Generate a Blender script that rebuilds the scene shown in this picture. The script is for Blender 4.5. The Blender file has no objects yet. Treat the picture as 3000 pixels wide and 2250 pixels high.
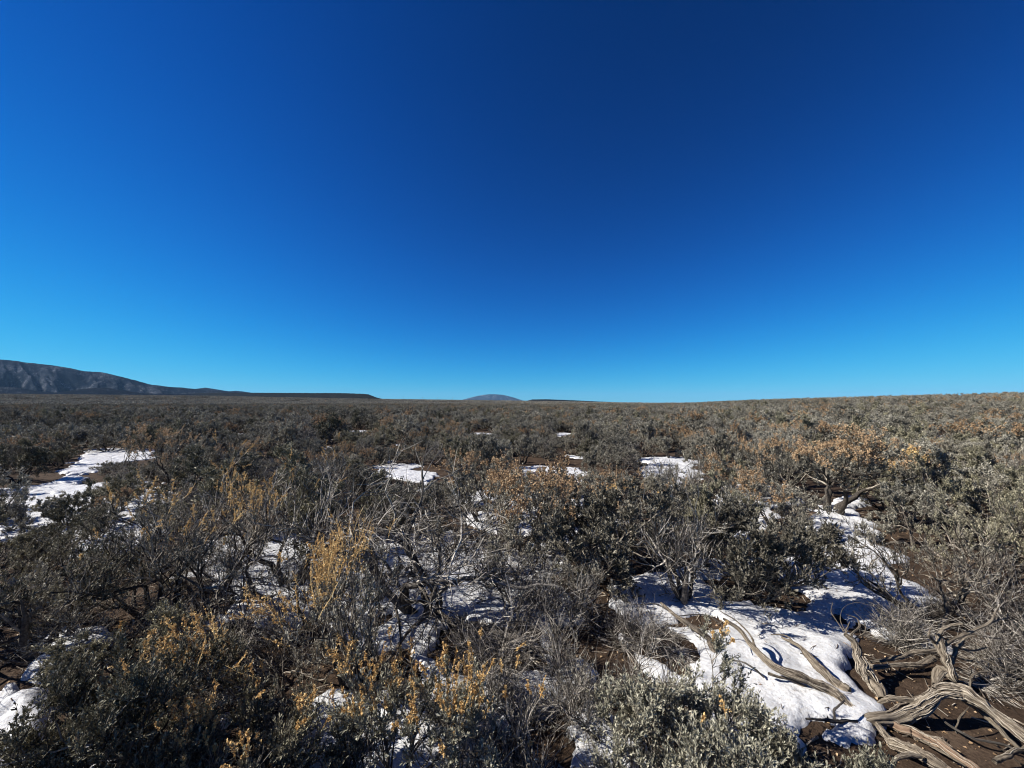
import bpy, math, time
import numpy as np
from mathutils import Vector, Matrix

T0 = time.time()
scene = bpy.context.scene
col = scene.collection

# ------------------------------------------------------------------ camera
CAM_H = 1.70
FPX = 1127.0                      # focal length in pixels of the 3000 px wide photograph
HORIZON = 1181.0
PITCH = math.atan((HORIZON - 1125.0) / FPX)
cam = bpy.data.cameras.new('camera')
cam.sensor_width = 36.0
cam.lens = 36.0 * FPX / 3000.0
cam.clip_start = 0.05
cam.clip_end = 120000.0
cam_ob = bpy.data.objects.new('camera', cam)
cam_ob.location = (0, 0, CAM_H)
cam_ob.rotation_euler = (math.pi / 2 + PITCH, 0, 0)
col.objects.link(cam_ob)
scene.camera = cam_ob

# ------------------------------------------------------------------ light
SUN_AZ = math.radians(-92.0)      # from straight ahead, negative is to the left
SUN_EL = math.radians(36.0)
SKY_STRENGTH = 0.10
world = bpy.data.worlds.new('World')
scene.world = world
world.use_nodes = True
wn = world.node_tree.nodes
wl = world.node_tree.links
wn.clear()
sky = wn.new('ShaderNodeTexSky')
sky.sky_type = 'NISHITA'
sky.sun_disc = False
sky.sun_elevation = SUN_EL
sky.sun_rotation = SUN_AZ
sky.altitude = 2300.0
sky.air_density = 1.0
sky.dust_density = 0.0
sky.ozone_density = 6.0
# the camera's tone response for the whole sky: deep saturated blue, per channel c = 1/(1/top + 1/(gain*x^p))
sep = wn.new('ShaderNodeSeparateColor'); comb = wn.new('ShaderNodeCombineColor')
wl.new(sky.outputs[0], sep.inputs[0])
def wmath(op, a, b):
    q = wn.new('ShaderNodeMath'); q.operation = op
    for k_, v_ in enumerate((a, b)):
        if isinstance(v_, (int, float)): q.inputs[k_].default_value = v_
        else: wl.new(v_, q.inputs[k_])
    return q.outputs[0]
for ch, (pw, gain, top) in enumerate([(2.5, 3.6, 0.17), (1.9, 6.3, 0.46), (2.2, 16.6, 0.56)]):
    x_ = wmath('MULTIPLY', sep.outputs[ch], 0.05)
    y_ = wmath('MULTIPLY', wmath('POWER', x_, pw), gain)
    y_ = wmath('DIVIDE', y_, wmath('ADD', wmath('DIVIDE', y_, top), 1.0))
    wl.new(wmath('MULTIPLY', y_, 1.0 / SKY_STRENGTH), comb.inputs[ch])
bg = wn.new('ShaderNodeBackground')
bg.inputs['Strength'].default_value = SKY_STRENGTH
out = wn.new('ShaderNodeOutputWorld')
wl.new(comb.outputs[0], bg.inputs['Color'])
wl.new(bg.outputs[0], out.inputs['Surface'])

sun = bpy.data.lights.new('sun', 'SUN')
sun.energy = 5.0
sun.angle = math.radians(0.53)
sun.color = (1.0, 0.95, 0.88)
sun_ob = bpy.data.objects.new('sun', sun)
sdir = Vector((math.sin(SUN_AZ) * math.cos(SUN_EL), math.cos(SUN_AZ) * math.cos(SUN_EL), math.sin(SUN_EL)))
sun_ob.rotation_euler = sdir.to_track_quat('Z', 'Y').to_euler()
sun_ob.location = (-30, 10, 40)
col.objects.link(sun_ob)

vs = scene.view_settings
vs.view_transform = 'Standard'
vs.look = 'None'
vs.gamma = 1.0
vs.exposure = 0.90
scene.cycles.filter_width = 1.1
vs.use_curve_mapping = False

# ------------------------------------------------------------------ helpers
def hash2(ix, iy, seed):
    n = (ix.astype(np.int64) * 374761393 + iy.astype(np.int64) * 668265263 + seed * 1442695041) & 0x7fffffff
    n = ((n ^ (n >> 13)) * 1274126177) & 0x7fffffff
    n = n ^ (n >> 16)
    return (n & 0xffff) / 65535.0

def vnoise(x, y, seed=0):
    x = np.asarray(x, float); y = np.asarray(y, float)
    ix = np.floor(x); iy = np.floor(y)
    fx = x - ix; fy = y - iy
    fx = fx * fx * (3 - 2 * fx); fy = fy * fy * (3 - 2 * fy)
    a = hash2(ix, iy, seed); b = hash2(ix + 1, iy, seed)
    c = hash2(ix, iy + 1, seed); d = hash2(ix + 1, iy + 1, seed)
    return (a + (b - a) * fx) * (1 - fy) + (c + (d - c) * fx) * fy - 0.5

def fbm(x, y, seed=0, octv=4):
    s = 0; a = 1.0; f = 1.0
    for i in range(octv):
        s = s + a * vnoise(np.asarray(x) * f + 17.3 * i, np.asarray(y) * f - 9.1 * i, seed + i)
        a *= 0.5; f *= 2.03
    return s

def sstep(a, b, x):
    t = np.clip((np.asarray(x, float) - a) / (b - a), 0, 1)
    return t * t * (3 - 2 * t)

def height(x, y):
    """ground height in metres: flat near by, a swell to the right, land rising slowly to the far left"""
    x = np.asarray(x, float); y = np.asarray(y, float)
    r = np.hypot(x, y)
    th = np.clip(np.arctan2(x, y), -1.2, 1.2)
    px = 1500 + FPX * np.tan(th)
    side = sstep(1.9, 1.2, np.abs(np.arctan2(x, y)))
    er = np.interp(px, [1900, 2000, 2300, 2600, 3000, 3600], [0, 1, 9, 17, 26, 34])
    w = sstep(1850, 2250, px)
    crest = w * 0.9 + er / FPX * 110 * np.cos(th)
    right = crest * (sstep(12, 115, r) - 0.6 * sstep(140, 400, r)) * side
    el = np.interp(px, [-600, 0, 600, 1000, 1500, 1900], [30, 26, 21, 13, 7, 0])
    left = el / FPX * np.minimum(r, 6000) * np.cos(th) * sstep(150, 900, r) * side
    und = 0.10 * vnoise(x * 0.35, y * 0.35, 5) * sstep(60, 20, r) + 0.5 * vnoise(x * 0.02, y * 0.02, 6) * sstep(40, 150, r) * sstep(3000, 600, r)
    return right + left + und

CR = np.array(Matrix.Rotation(math.pi / 2 + PITCH, 3, 'X'))

def ray(px, py):
    d = np.array([(px - 1500) / FPX, (1125 - py) / FPX, -1.0])
    return CR @ d

def P(px, py, z=0.0):
    """a pixel of the photograph to the point where its ray meets the level z"""
    d = ray(px, py)
    t = (z - CAM_H) / d[2]
    return np.array([d[0] * t, d[1] * t, z])

def height_at(base, py):
    """height of the vertical over base that reaches row py"""
    d = ray(1500, py)
    return CAM_H + base[1] * d[2] / d[1]

def project(p):
    q = CR.T @ (np.asarray(p, float) - np.array([0, 0, CAM_H]))
    return 1500 + FPX * q[0] / -q[2], 1125 - FPX * q[1] / -q[2]

def unit(v):
    return v / np.maximum(np.linalg.norm(v, axis=-1, keepdims=True), 1e-9)

def make_mesh(name, V, Q, mats, tone=None, matidx=None, smooth=False):
    me = bpy.data.meshes.new(name)
    V = np.asarray(V, np.float32); Q = np.asarray(Q, np.int32)
    n = len(Q)
    me.vertices.add(len(V)); me.vertices.foreach_set('co', V.ravel())
    me.loops.add(Q.size); me.loops.foreach_set('vertex_index', Q.ravel())
    me.polygons.add(n); me.polygons.foreach_set('loop_start', np.arange(0, Q.size, Q.shape[1], dtype=np.int32))
    for m in (mats if isinstance(mats, (list, tuple)) else [mats]):
        me.materials.append(m)
    if matidx is not None:
        me.polygons.foreach_set('material_index', np.asarray(matidx, np.int32))
    me.polygons.foreach_set('use_smooth', np.full(n, bool(smooth)))
    if tone is not None:
        a = me.attributes.new('tone', 'FLOAT', 'POINT')
        a.data.foreach_set('value', np.asarray(tone, np.float32))
    me.update(calc_edges=True)
    return me

def add(name, me, parent=None, kind=None):
    o = bpy.data.objects.new(name, me)
    col.objects.link(o)
    if parent is not None:
        o.parent = parent
    if kind:
        o['kind'] = kind
    return o

def tag(o, label, cat, group=None):
    o['label'] = label
    o['category'] = cat
    if group:
        o['group'] = group
    return o

def structure(name, me):
    return add(name, me, None, 'structure')

class Geo:
    """collects quads"""
    def __init__(self):
        self.V = []; self.Q = []; self.T = []; self.M = []; self.n = 0
    def put(self, V, Q, tone, mat=0):
        if len(V) == 0:
            return
        self.V.append(V); self.Q.append(Q + self.n)
        self.T.append(np.broadcast_to(np.asarray(tone, float), (len(V),)))
        self.M.append(np.full(len(Q), mat)); self.n += len(V)
    def mesh(self, name, mats, smooth=False):
        if not self.V:
            return None
        return make_mesh(name, np.concatenate(self.V), np.concatenate(self.Q), mats,
                         np.concatenate(self.T), np.concatenate(self.M), smooth)

def tubes(Pt, R, k):
    B, N, _ = Pt.shape
    Tn = unit(np.gradient(Pt, axis=1))
    mean = np.abs(Tn.mean(axis=1))
    ref = np.zeros((B, 3)); ref[np.arange(B), mean.argmin(axis=1)] = 1.0
    u = unit(np.cross(Tn, ref[:, None, :])); v = np.cross(Tn, u)
    a = np.arange(k) * 2 * math.pi / k
    ring = (Pt[:, :, None, :] + R[:, :, None, None] *
            (np.cos(a)[None, None, :, None] * u[:, :, None, :] + np.sin(a)[None, None, :, None] * v[:, :, None, :]))
    idx = np.arange(B * N * k).reshape(B, N, k)
    A = idx[:, :-1, :]; Bq = idx[:, 1:, :]
    q = np.stack([A, np.roll(A, -1, axis=2), np.roll(Bq, -1, axis=2), Bq], axis=-1).reshape(-1, 4)
    return ring.reshape(-1, 3), q

def walk(rng, start, d, length, N, gnarl, up):
    B = len(start)
    pts = [start]; d = unit(d)
    step = (length / (N - 1))[:, None]
    for i in range(N - 1):
        d = unit(d + rng.normal(0, gnarl, (B, 3)) + np.array([0, 0, up]))
        pts.append(pts[-1] + d * step)
    return np.stack(pts, axis=1)

def offspring(rng, Pt, nper, t0, t1):
    B, N, _ = Pt.shape
    par = np.repeat(np.arange(B), nper)
    t = rng.uniform(t0, t1, len(par)) * (N - 1)
    i = np.minimum(t.astype(int), N - 2); f = (t - i)[:, None]
    pos = Pt[par, i] * (1 - f) + Pt[par, i + 1] * f
    tan = unit(Pt[par, i + 1] - Pt[par, i])
    return par, pos, tan, t / (N - 1)

def leaves(rng, Pt, nper, size, t0=0.1, t1=1.05, splay=0.85, wid=0.34):
    par, pos, tan, t = offspring(rng, Pt, nper, t0, t1)
    n = len(pos)
    rad = rng.normal(0, 1, (n, 3))
    rad = unit(rad - (rad * tan).sum(1, keepdims=True) * tan)
    d = unit(tan * 0.75 + rad * splay * rng.uniform(0.4, 1.3, (n, 1)) + np.array([0, 0, 0.15]))
    s = unit(np.cross(d, rad + rng.normal(0, 0.4, (n, 3))))
    L = size * rng.uniform(0.6, 1.35, (n, 1)); W = L * wid
    nn = np.cross(d, s)
    V = np.stack([pos, pos + d * L * 0.68 + s * W * 0.5 + nn * W * 0.2, pos + d * L, pos + d * L * 0.68 - s * W * 0.5 + nn * W * 0.2], axis=1)
    Q = np.arange(n * 4).reshape(n, 4)
    tone = np.repeat(np.clip(rng.normal(0.5, 0.22, n), 0, 1), 4)
    return V.reshape(-1, 3), Q, tone

def bush(seed, H=1.0, W=1.1, nstem=5, n1=6, n2=7, n3=6, nl=15, leaf=0.02, gnarl=0.24, leafy=1.0,
         seeds=0, seed_len=0.2, flake=0.0085, lean=(0, 0), low=0.4, shoot=0.1, sides=(6, 4, 3, 3), rstem=0.024,
         dead=False, upr=0.12, plume=1.0, side_seed=None, tuft=None, clump=1.0, tilted=1.0):
    """one sagebrush about the origin: dict of Geo for stems (list), twigs, foliage, seed heads"""
    rng = np.random.default_rng(seed)
    az = np.arange(nstem) * 2 * math.pi / nstem + rng.uniform(-0.5, 0.5, nstem) + rng.uniform(0, 6)
    tilt = tilted * np.radians(rng.uniform(14, 58, nstem)) * min(1.25, 0.55 + 0.5 * W / H)
    d0 = np.stack([np.cos(az) * np.sin(tilt), np.sin(az) * np.sin(tilt), np.cos(tilt)], 1)
    s0 = d0 * np.array([0.05, 0.05, 0]) * H - np.array([0, 0, 0.05])
    P0 = walk(rng, s0, d0, H * rng.uniform(0.5, 0.72, nstem), 9, gnarl, upr * 0.5)
    par, pos, tan, t = offspring(rng, P0, n1, low, 1.0)
    n = len(pos)
    outw = unit(np.c_[pos[:, :2], np.zeros(n)])
    d1 = unit(tan * 0.6 + outw * 0.45 * W / H + rng.normal(0, 0.5, (n, 3)) + np.array([0, 0, 0.2]))
    P1 = walk(rng, pos, d1, H * rng.uniform(0.25, 0.5, n), 7, gnarl * 1.1, upr)
    r1s = t
    par2, pos2, tan2, t2 = offspring(rng, P1, n2, 0.25 if dead else 0.5, 1.0)
    n = len(pos2)
    d2 = unit(tan2 * 0.7 + rng.normal(0, 0.6, (n, 3)) + np.array([0, 0, 0.3 if not dead else 0.1]))
    P2 = walk(rng, pos2, d2, H * clump * rng.uniform(0.12, 0.26, n), 4, gnarl * 1.1, upr)
    tuft = (0.2 if dead else 0.5) if tuft is None else tuft
    par3, pos3, tan3, t3 = offspring(rng, P2, n3, tuft, 1.0)
    n = len(pos3)
    d3 = unit(tan3 * 0.6 + rng.normal(0, 0.42, (n, 3)) + np.array([0, 0, 0.65 if not dead else 0.1]))
    P3 = walk(rng, pos3, d3, shoot * rng.uniform(0.55, 1.45, n), 2 if not dead else 3, 0.2 if dead else 0.12, upr)
    # fit to the wanted height and width
    tip = P3[:, -1]
    sz = H / max(0.05, np.percentile(tip[:, 2], 99.5))
    rr = np.hypot(tip[:, 0] - np.median(tip[:, 0]), tip[:, 1] - np.median(tip[:, 1]))
    sx = (W / 2) / np.percentile(rr, 90)
    c0 = np.array([np.median(tip[:, 0]), np.median(tip[:, 1])]) * 0.7
    def fit(A):
        A = A.copy(); z = A[..., 2]
        A[..., 0] = (A[..., 0] - c0[0] * np.clip(z / H, 0, 1)) * sx + lean[0] * z
        A[..., 1] = (A[..., 1] - c0[1] * np.clip(z / H, 0, 1)) * sx + lean[1] * z
        A[..., 2] = z * sz
        A[..., 2] = np.maximum(A[..., 2], -0.06 + 0.0 * z) if A.shape[1] > 8 else np.maximum(A[..., 2], 0.015)
        return A
    P0, P1, P2, P3 = fit(P0), fit(P1), fit(P2), fit(P3)
    r0 = rstem * H
    R0 = r0 * rng.uniform(0.7, 1.3, (nstem, 1)) * np.linspace(1.15, 0.22, 9)[None] * rng.uniform(0.85, 1.15, (nstem, 9))
    R1 = (r0 * 0.42 * (1.1 - 0.45 * r1s))[:, None] * np.linspace(1, 0.4, 7)[None]
    R2 = np.full((len(P2), 1), r0 * 0.15) * np.linspace(1, 0.5, 4)[None]
    R3 = np.full((len(P3), 1), max(0.0015 if dead else 0.0012, r0 * 0.075)) * np.linspace(1, 0.5, P3.shape[1])[None]
    res = {'stems': [], 'twigs': Geo(), 'foliage': Geo(), 'seeds': Geo()}
    for i in range(nstem):
        g = Geo(); V, Q = tubes(P0[i:i + 1], R0[i:i + 1], sides[0]); g.put(V, Q, rng.uniform(0.2, 0.8)); res['stems'].append(g)
    tw = res['twigs']
    for Pk, Rk, k in ((P1, R1, sides[1]), (P2, R2, sides[2]), (P3, R3, sides[3])):
        if k == 0:
            continue
        V, Q = tubes(Pk, Rk, k)
        tw.put(V, Q, np.repeat(rng.uniform(0, 1, len(Pk)), Pk.shape[1] * k))
    # leaves: some clumps are bare
    if leafy > 0 and nl > 0:
        keep2 = rng.uniform(0, 1, len(P2)) < leafy
        sel = keep2[par3] & (rng.uniform(0, 1, len(P3)) < 0.4 + 0.6 * leafy)
        if sel.any():
            res['foliage'].put(*leaves(rng, P3[sel], nl, leaf))
    if seeds:
        zt = P3[:, -1, 2]; score = zt + rng.normal(0, 0.12 * H, len(zt))
        if side_seed is not None:
            score = score + (P3[:, -1, 0] * side_seed[0] + P3[:, -1, 1] * side_seed[1])
        seeds = int(seeds * 1.45)
        pick = np.argsort(-score)[:seeds * 3]
        pick = rng.choice(pick, min(seeds, len(pick)), replace=False)
        S0 = P3[pick, -1]
        dS = unit(P3[pick, -1] - P3[pick, 0] + rng.normal(0, 0.01, (len(pick), 3)) + np.array([lean[0] * 0.08, lean[1] * 0.08, 0.03]))
        SL = seed_len * rng.uniform(0.5, 1.25, len(pick))
        PS = walk(rng, S0, dS, SL, 6, 0.14, 0.03)
        V, Q = tubes(PS, np.full((len(PS), 6), 0.0014 if flake < 0.02 else 0.004), 3)
        res['seeds'].put(V, Q, np.repeat(rng.uniform(0, 1, len(PS)), 18))
        nb = 5                                         # short side sprays on each spike
        p_, po_, ta_, t_ = offspring(rng, PS, nb, 0.15, 0.9)
        dB = unit(ta_ * 0.8 + rng.normal(0, 0.55, (len(po_), 3)))
        PB = walk(rng, po_, dB, SL[p_] * 0.35 * (1.15 - t_) * plume, 3, 0.15, 0.0)
        dens = max(3, int(round(9 * 0.011 / flake)))
        for A, m in ((PB, dens), (PS, dens * 2)):
            V, Q, tn = leaves(rng, A, m, flake, 0.1, 1.05, 1.3, 0.75)
            res['seeds'].put(V, Q, tn)
    return res

# ------------------------------------------------------------------ materials
def new_mat(name):
    m = bpy.data.materials.new(name); m.use_nodes = True
    nt = m.node_tree; nt.nodes.clear()
    return m, nt.nodes, nt.links

def ramp(n, stops):
    r = n.new('ShaderNodeValToRGB')
    e = r.color_ramp.elements
    while len(e) < len(stops):
        e.new(0.5)
    for el, (p, c) in zip(e, stops):
        el.position = p; el.color = (*c, 1)
    return r

def leaf_mat(name, dark, mid, light, transl=0.22, rnd=0.35):
    m, n, l = new_mat(name)
    at = n.new('ShaderNodeAttribute'); at.attribute_name = 'tone'
    oi = n.new('ShaderNodeObjectInfo')
    ma = n.new('ShaderNodeMath'); ma.operation = 'MULTIPLY_ADD'
    ma.inputs[1].default_value = rnd; l.new(oi.outputs['Random'], ma.inputs[0])
    mb = n.new('ShaderNodeMath'); mb.operation = 'SUBTRACT'; mb.inputs[1].default_value = rnd * 0.5
    l.new(at.outputs['Fac'], ma.inputs[2]); l.new(ma.outputs[0], mb.inputs[0])
    r = ramp(n, [(0.0, dark), (0.5, mid), (1.0, light)]); l.new(mb.outputs[0], r.inputs[0])
    b = n.new('ShaderNodeBsdfPrincipled'); b.inputs['Roughness'].default_value = 0.62
    b.inputs['Specular IOR Level'].default_value = 0.28
    l.new(r.outputs[0], b.inputs['Base Color'])
    t = n.new('ShaderNodeBsdfTranslucent'); l.new(r.outputs[0], t.inputs['Color'])
    x = n.new('ShaderNodeMixShader'); x.inputs[0].default_value = transl
    l.new(b.outputs[0], x.inputs[1]); l.new(t.outputs[0], x.inputs[2])
    o = n.new('ShaderNodeOutputMaterial'); l.new(x.outputs[0], o.inputs['Surface'])
    return m

def bark_mat(name, dark, mid, light, scale=40, bump=0.5, stretch=None, rough=0.85):
    m, n, l = new_mat(name)
    tc = n.new('ShaderNodeTexCoord')
    no = n.new('ShaderNodeTexNoise'); no.inputs['Scale'].default_value = scale; no.inputs['Detail'].default_value = 6
    no.inputs['Roughness'].default_value = 0.65
    l.new(tc.outputs['Object'], no.inputs['Vector'])
    at = n.new('ShaderNodeAttribute'); at.attribute_name = 'tone'
    a = n.new('ShaderNodeMath'); a.operation = 'MULTIPLY_ADD'; a.inputs[1].default_value = 0.55
    l.new(at.outputs['Fac'], a.inputs[0]); l.new(no.outputs['Fac'], a.inputs[2])
    s = n.new('ShaderNodeMath'); s.operation = 'SUBTRACT'; s.inputs[1].default_value = 0.28
    l.new(a.outputs[0], s.inputs[0])
    r = ramp(n, [(0.28, dark), (0.5, mid), (0.74, light)]); l.new(s.outputs[0], r.inputs[0])
    b = n.new('ShaderNodeBsdfPrincipled'); b.inputs['Roughness'].default_value = rough
    b.inputs['Specular IOR Level'].default_value = 0.2
    l.new(r.outputs[0], b.inputs['Base Color'])
    bp = n.new('ShaderNodeBump'); bp.inputs['Strength'].default_value = bump; bp.inputs['Distance'].default_value = 0.01
    l.new(no.outputs['Fac'], bp.inputs['Height']); l.new(bp.outputs[0], b.inputs['Normal'])
    o = n.new('ShaderNodeOutputMaterial'); l.new(b.outputs[0], o.inputs['Surface'])
    return m

M_leaf = leaf_mat('sage_leaf', (0.052, 0.048, 0.036), (0.20, 0.185, 0.146), (0.47, 0.44, 0.35), 0.06, 0.45)
M_silver = leaf_mat('sage_leaf_silver', (0.062, 0.060, 0.043), (0.225, 0.215, 0.158), (0.48, 0.455, 0.345), 0.06)
M_olive = leaf_mat('sage_leaf_olive', (0.050, 0.047, 0.030), (0.185, 0.171, 0.114), (0.42, 0.385, 0.26), 0.06, 0.45)
M_dark = leaf_mat('sage_leaf_dark', (0.030, 0.027, 0.020), (0.105, 0.096, 0.072), (0.27, 0.245, 0.19), 0.05)
M_seed = leaf_mat('seed_head', (0.29, 0.175, 0.065), (0.54, 0.35, 0.14), (0.80, 0.60, 0.29), 0.12)
M_seed_far = leaf_mat('seed_head_tan', (0.17, 0.11, 0.060), (0.34, 0.225, 0.125), (0.54, 0.39, 0.23), 0.1)
M_stem = bark_mat('sage_bark', (0.018, 0.015, 0.012), (0.050, 0.042, 0.034), (0.14, 0.12, 0.098), 60)  # stem and twig colours darkened to carry the shadow side of the wood
M_twig = bark_mat('sage_twig', (0.030, 0.024, 0.019), (0.10, 0.084, 0.066), (0.34, 0.30, 0.24), 30)
M_dead = bark_mat('dead_twig', (0.032, 0.027, 0.022), (0.115, 0.10, 0.083), (0.46, 0.42, 0.36), 30)  # mid tone lowered so the twigs' shaded sides sit in the colour
M_deadstem = bark_mat('dead_bark', (0.028, 0.024, 0.021), (0.075, 0.066, 0.058), (0.21, 0.19, 0.165), 50)
M_brush = bark_mat('dry_brush', (0.075, 0.048, 0.032), (0.15, 0.10, 0.068), (0.27, 0.19, 0.13), 20)

def soil_material():
    m, n, l = new_mat('soil')
    geo = n.new('ShaderNodeNewGeometry')
    n1 = n.new('ShaderNodeTexNoise'); n1.inputs['Scale'].default_value = 3.2; n1.inputs['Detail'].default_value = 9; n1.inputs['Roughness'].default_value = 0.68
    l.new(geo.outputs['Position'], n1.inputs['Vector'])
    n2 = n.new('ShaderNodeTexNoise'); n2.inputs['Scale'].default_value = 70; n2.inputs['Detail'].default_value = 5; n2.inputs['Roughness'].default_value = 0.7
    l.new(geo.outputs['Position'], n2.inputs['Vector'])
    r1 = ramp(n, [(0.28, (0.028, 0.019, 0.013)), (0.5, (0.064, 0.043, 0.029)), (0.72, (0.13, 0.092, 0.064))])
    l.new(n1.outputs['Fac'], r1.inputs[0])
    r2 = ramp(n, [(0.3, (0.45, 0.42, 0.40)), (0.55, (0.9, 0.9, 0.9)), (0.8, (1.5, 1.4, 1.25))])
    l.new(n2.outputs['Fac'], r2.inputs[0])
    mu = n.new('ShaderNodeMix'); mu.data_type = 'RGBA'; mu.blend_type = 'MULTIPLY'; mu.inputs[0].default_value = 1
    l.new(r1.outputs[0], mu.inputs[6]); l.new(r2.outputs[0], mu.inputs[7])
    # far plain: sagebrush too small to tell apart, its shadowed gaps darkened into the colour
    ln = n.new('ShaderNodeVectorMath'); ln.operation = 'LENGTH'; l.new(geo.outputs['Position'], ln.inputs[0])
    mr = n.new('ShaderNodeMapRange'); mr.inputs[1].default_value = 60; mr.inputs[2].default_value = 260
    l.new(ln.outputs['Value'], mr.inputs[0])
    n3 = n.new('ShaderNodeTexNoise'); n3.inputs['Scale'].default_value = 0.12; n3.inputs['Detail'].default_value = 10; n3.inputs['Roughness'].default_value = 0.7
    l.new(geo.outputs['Position'], n3.inputs['Vector'])
    r3 = ramp(n, [(0.32, (0.022, 0.018, 0.013)), (0.5, (0.045, 0.038, 0.027)), (0.68, (0.085, 0.072, 0.050))])
    l.new(n3.outputs['Fac'], r3.inputs[0])
    mx = n.new('ShaderNodeMix'); mx.data_type = 'RGBA'
    l.new(mr.outputs[0], mx.inputs[0]); l.new(mu.outputs[2], mx.inputs[6]); l.new(r3.outputs[0], mx.inputs[7])
    b = n.new('ShaderNodeBsdfPrincipled'); b.inputs['Roughness'].default_value = 0.95; b.inputs['Specular IOR Level'].default_value = 0.1
    l.new(mx.outputs[2], b.inputs['Base Color'])
    ad = n.new('ShaderNodeMath'); ad.operation = 'MULTIPLY_ADD'; ad.inputs[1].default_value = 0.25
    l.new(n2.outputs['Fac'], ad.inputs[0]); l.new(n1.outputs['Fac'], ad.inputs[2])
    bp = n.new('ShaderNodeBump'); bp.inputs['Strength'].default_value = 0.9; bp.inputs['Distance'].default_value = 0.05
    l.new(ad.outputs[0], bp.inputs['Height']); l.new(bp.outputs[0], b.inputs['Normal'])
    o = n.new('ShaderNodeOutputMaterial'); l.new(b.outputs[0], o.inputs['Surface'])
    return m
M_soil = soil_material()

def snow_material():
    m, n, l = new_mat('old_snow')
    geo = n.new('ShaderNodeNewGeometry')
    n1 = n.new('ShaderNodeTexNoise'); n1.inputs['Scale'].default_value = 9; n1.inputs['Detail'].default_value = 6; n1.inputs['Roughness'].default_value = 0.6
    l.new(geo.outputs['Position'], n1.inputs['Vector'])
    n2 = n.new('ShaderNodeTexNoise'); n2.inputs['Scale'].default_value = 260; n2.inputs['Detail'].default_value = 3
    l.new(geo.outputs['Position'], n2.inputs['Vector'])
    n3 = n.new('ShaderNodeTexNoise'); n3.inputs['Scale'].default_value = 45; n3.inputs['Detail'].default_value = 8; n3.inputs['Roughness'].default_value = 0.8
    l.new(geo.outputs['Position'], n3.inputs['Vector'])
    r = ramp(n, [(0.30, (0.20, 0.165, 0.125)), (0.39, (0.46, 0.45, 0.435)), (0.54, (0.57, 0.578, 0.585))])
    l.new(n3.outputs['Fac'], r.inputs[0])
    b = n.new('ShaderNodeBsdfPrincipled'); b.inputs['Roughness'].default_value = 0.5; b.inputs['Specular IOR Level'].default_value = 0.3
    b.inputs['Subsurface Weight'].default_value = 0.15
    b.inputs['Subsurface Radius'].default_value = (0.02, 0.025, 0.03)
    l.new(r.outputs[0], b.inputs['Base Color'])
    ad = n.new('ShaderNodeMath'); ad.operation = 'MULTIPLY_ADD'; ad.inputs[1].default_value = 0.22
    l.new(n3.outputs['Fac'], ad.inputs[0]); l.new(n1.outputs['Fac'], ad.inputs[2])
    bp = n.new('ShaderNodeBump'); bp.inputs['Strength'].default_value = 0.9; bp.inputs['Distance'].default_value = 0.035
    l.new(ad.outputs[0], bp.inputs['Height']); l.new(bp.outputs[0], b.inputs['Normal'])
    o = n.new('ShaderNodeOutputMaterial'); l.new(b.outputs[0], o.inputs['Surface'])
    return m
M_snow = snow_material()

def far_material(name, c0, c1, snow_amt, scale, snow_lo=0.0, rock=None):
    """juniper-dotted slopes with snow lying between the trees"""
    m, n, l = new_mat(name)
    geo = n.new('ShaderNodeNewGeometry')
    n1 = n.new('ShaderNodeTexNoise'); n1.inputs['Scale'].default_value = scale; n1.inputs['Detail'].default_value = 8; n1.inputs['Roughness'].default_value = 0.75
    n2 = n.new('ShaderNodeTexNoise'); n2.inputs['Scale'].default_value = scale * 0.09; n2.inputs['Detail'].default_value = 5; n2.inputs['Roughness'].default_value = 0.6
    n3 = n.new('ShaderNodeTexNoise'); n3.inputs['Scale'].default_value = scale * 2.2; n3.inputs['Detail'].default_value = 4; n3.inputs['Roughness'].default_value = 0.7
    for k in (n1, n2, n3):
        l.new(geo.outputs['Position'], k.inputs['Vector'])
    r = ramp(n, [(0.35, c0), (0.65, c1)]); l.new(n1.outputs['Fac'], r.inputs[0])
    mul = n.new('ShaderNodeMath'); mul.operation = 'MULTIPLY_ADD'; mul.inputs[1].default_value = 0.30
    l.new(n2.outputs['Fac'], mul.inputs[0]); 
    m2 = n.new('ShaderNodeMath'); m2.operation = 'MULTIPLY'; m2.inputs[1].default_value = 0.75
    l.new(n3.outputs['Fac'], m2.inputs[0]); l.new(m2.outputs[0], mul.inputs[2])
    sr = n.new('ShaderNodeMapRange'); sr.inputs[1].default_value = 0.62 - snow_amt; sr.inputs[2].default_value = 0.70 - snow_amt
    l.new(mul.outputs[0], sr.inputs[0])
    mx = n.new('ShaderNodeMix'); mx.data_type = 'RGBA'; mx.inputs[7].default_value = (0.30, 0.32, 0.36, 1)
    l.new(sr.outputs[0], mx.inputs[0]); l.new(r.outputs[0], mx.inputs[6])
    b = n.new('ShaderNodeBsdfPrincipled'); b.inputs['Roughness'].default_value = 1.0; b.inputs['Specular IOR Level'].default_value = 0.0
    l.new(mx.outputs[2], b.inputs['Base Color'])
    o = n.new('ShaderNodeOutputMaterial'); l.new(b.outputs[0], o.inputs['Surface'])
    return m

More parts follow.
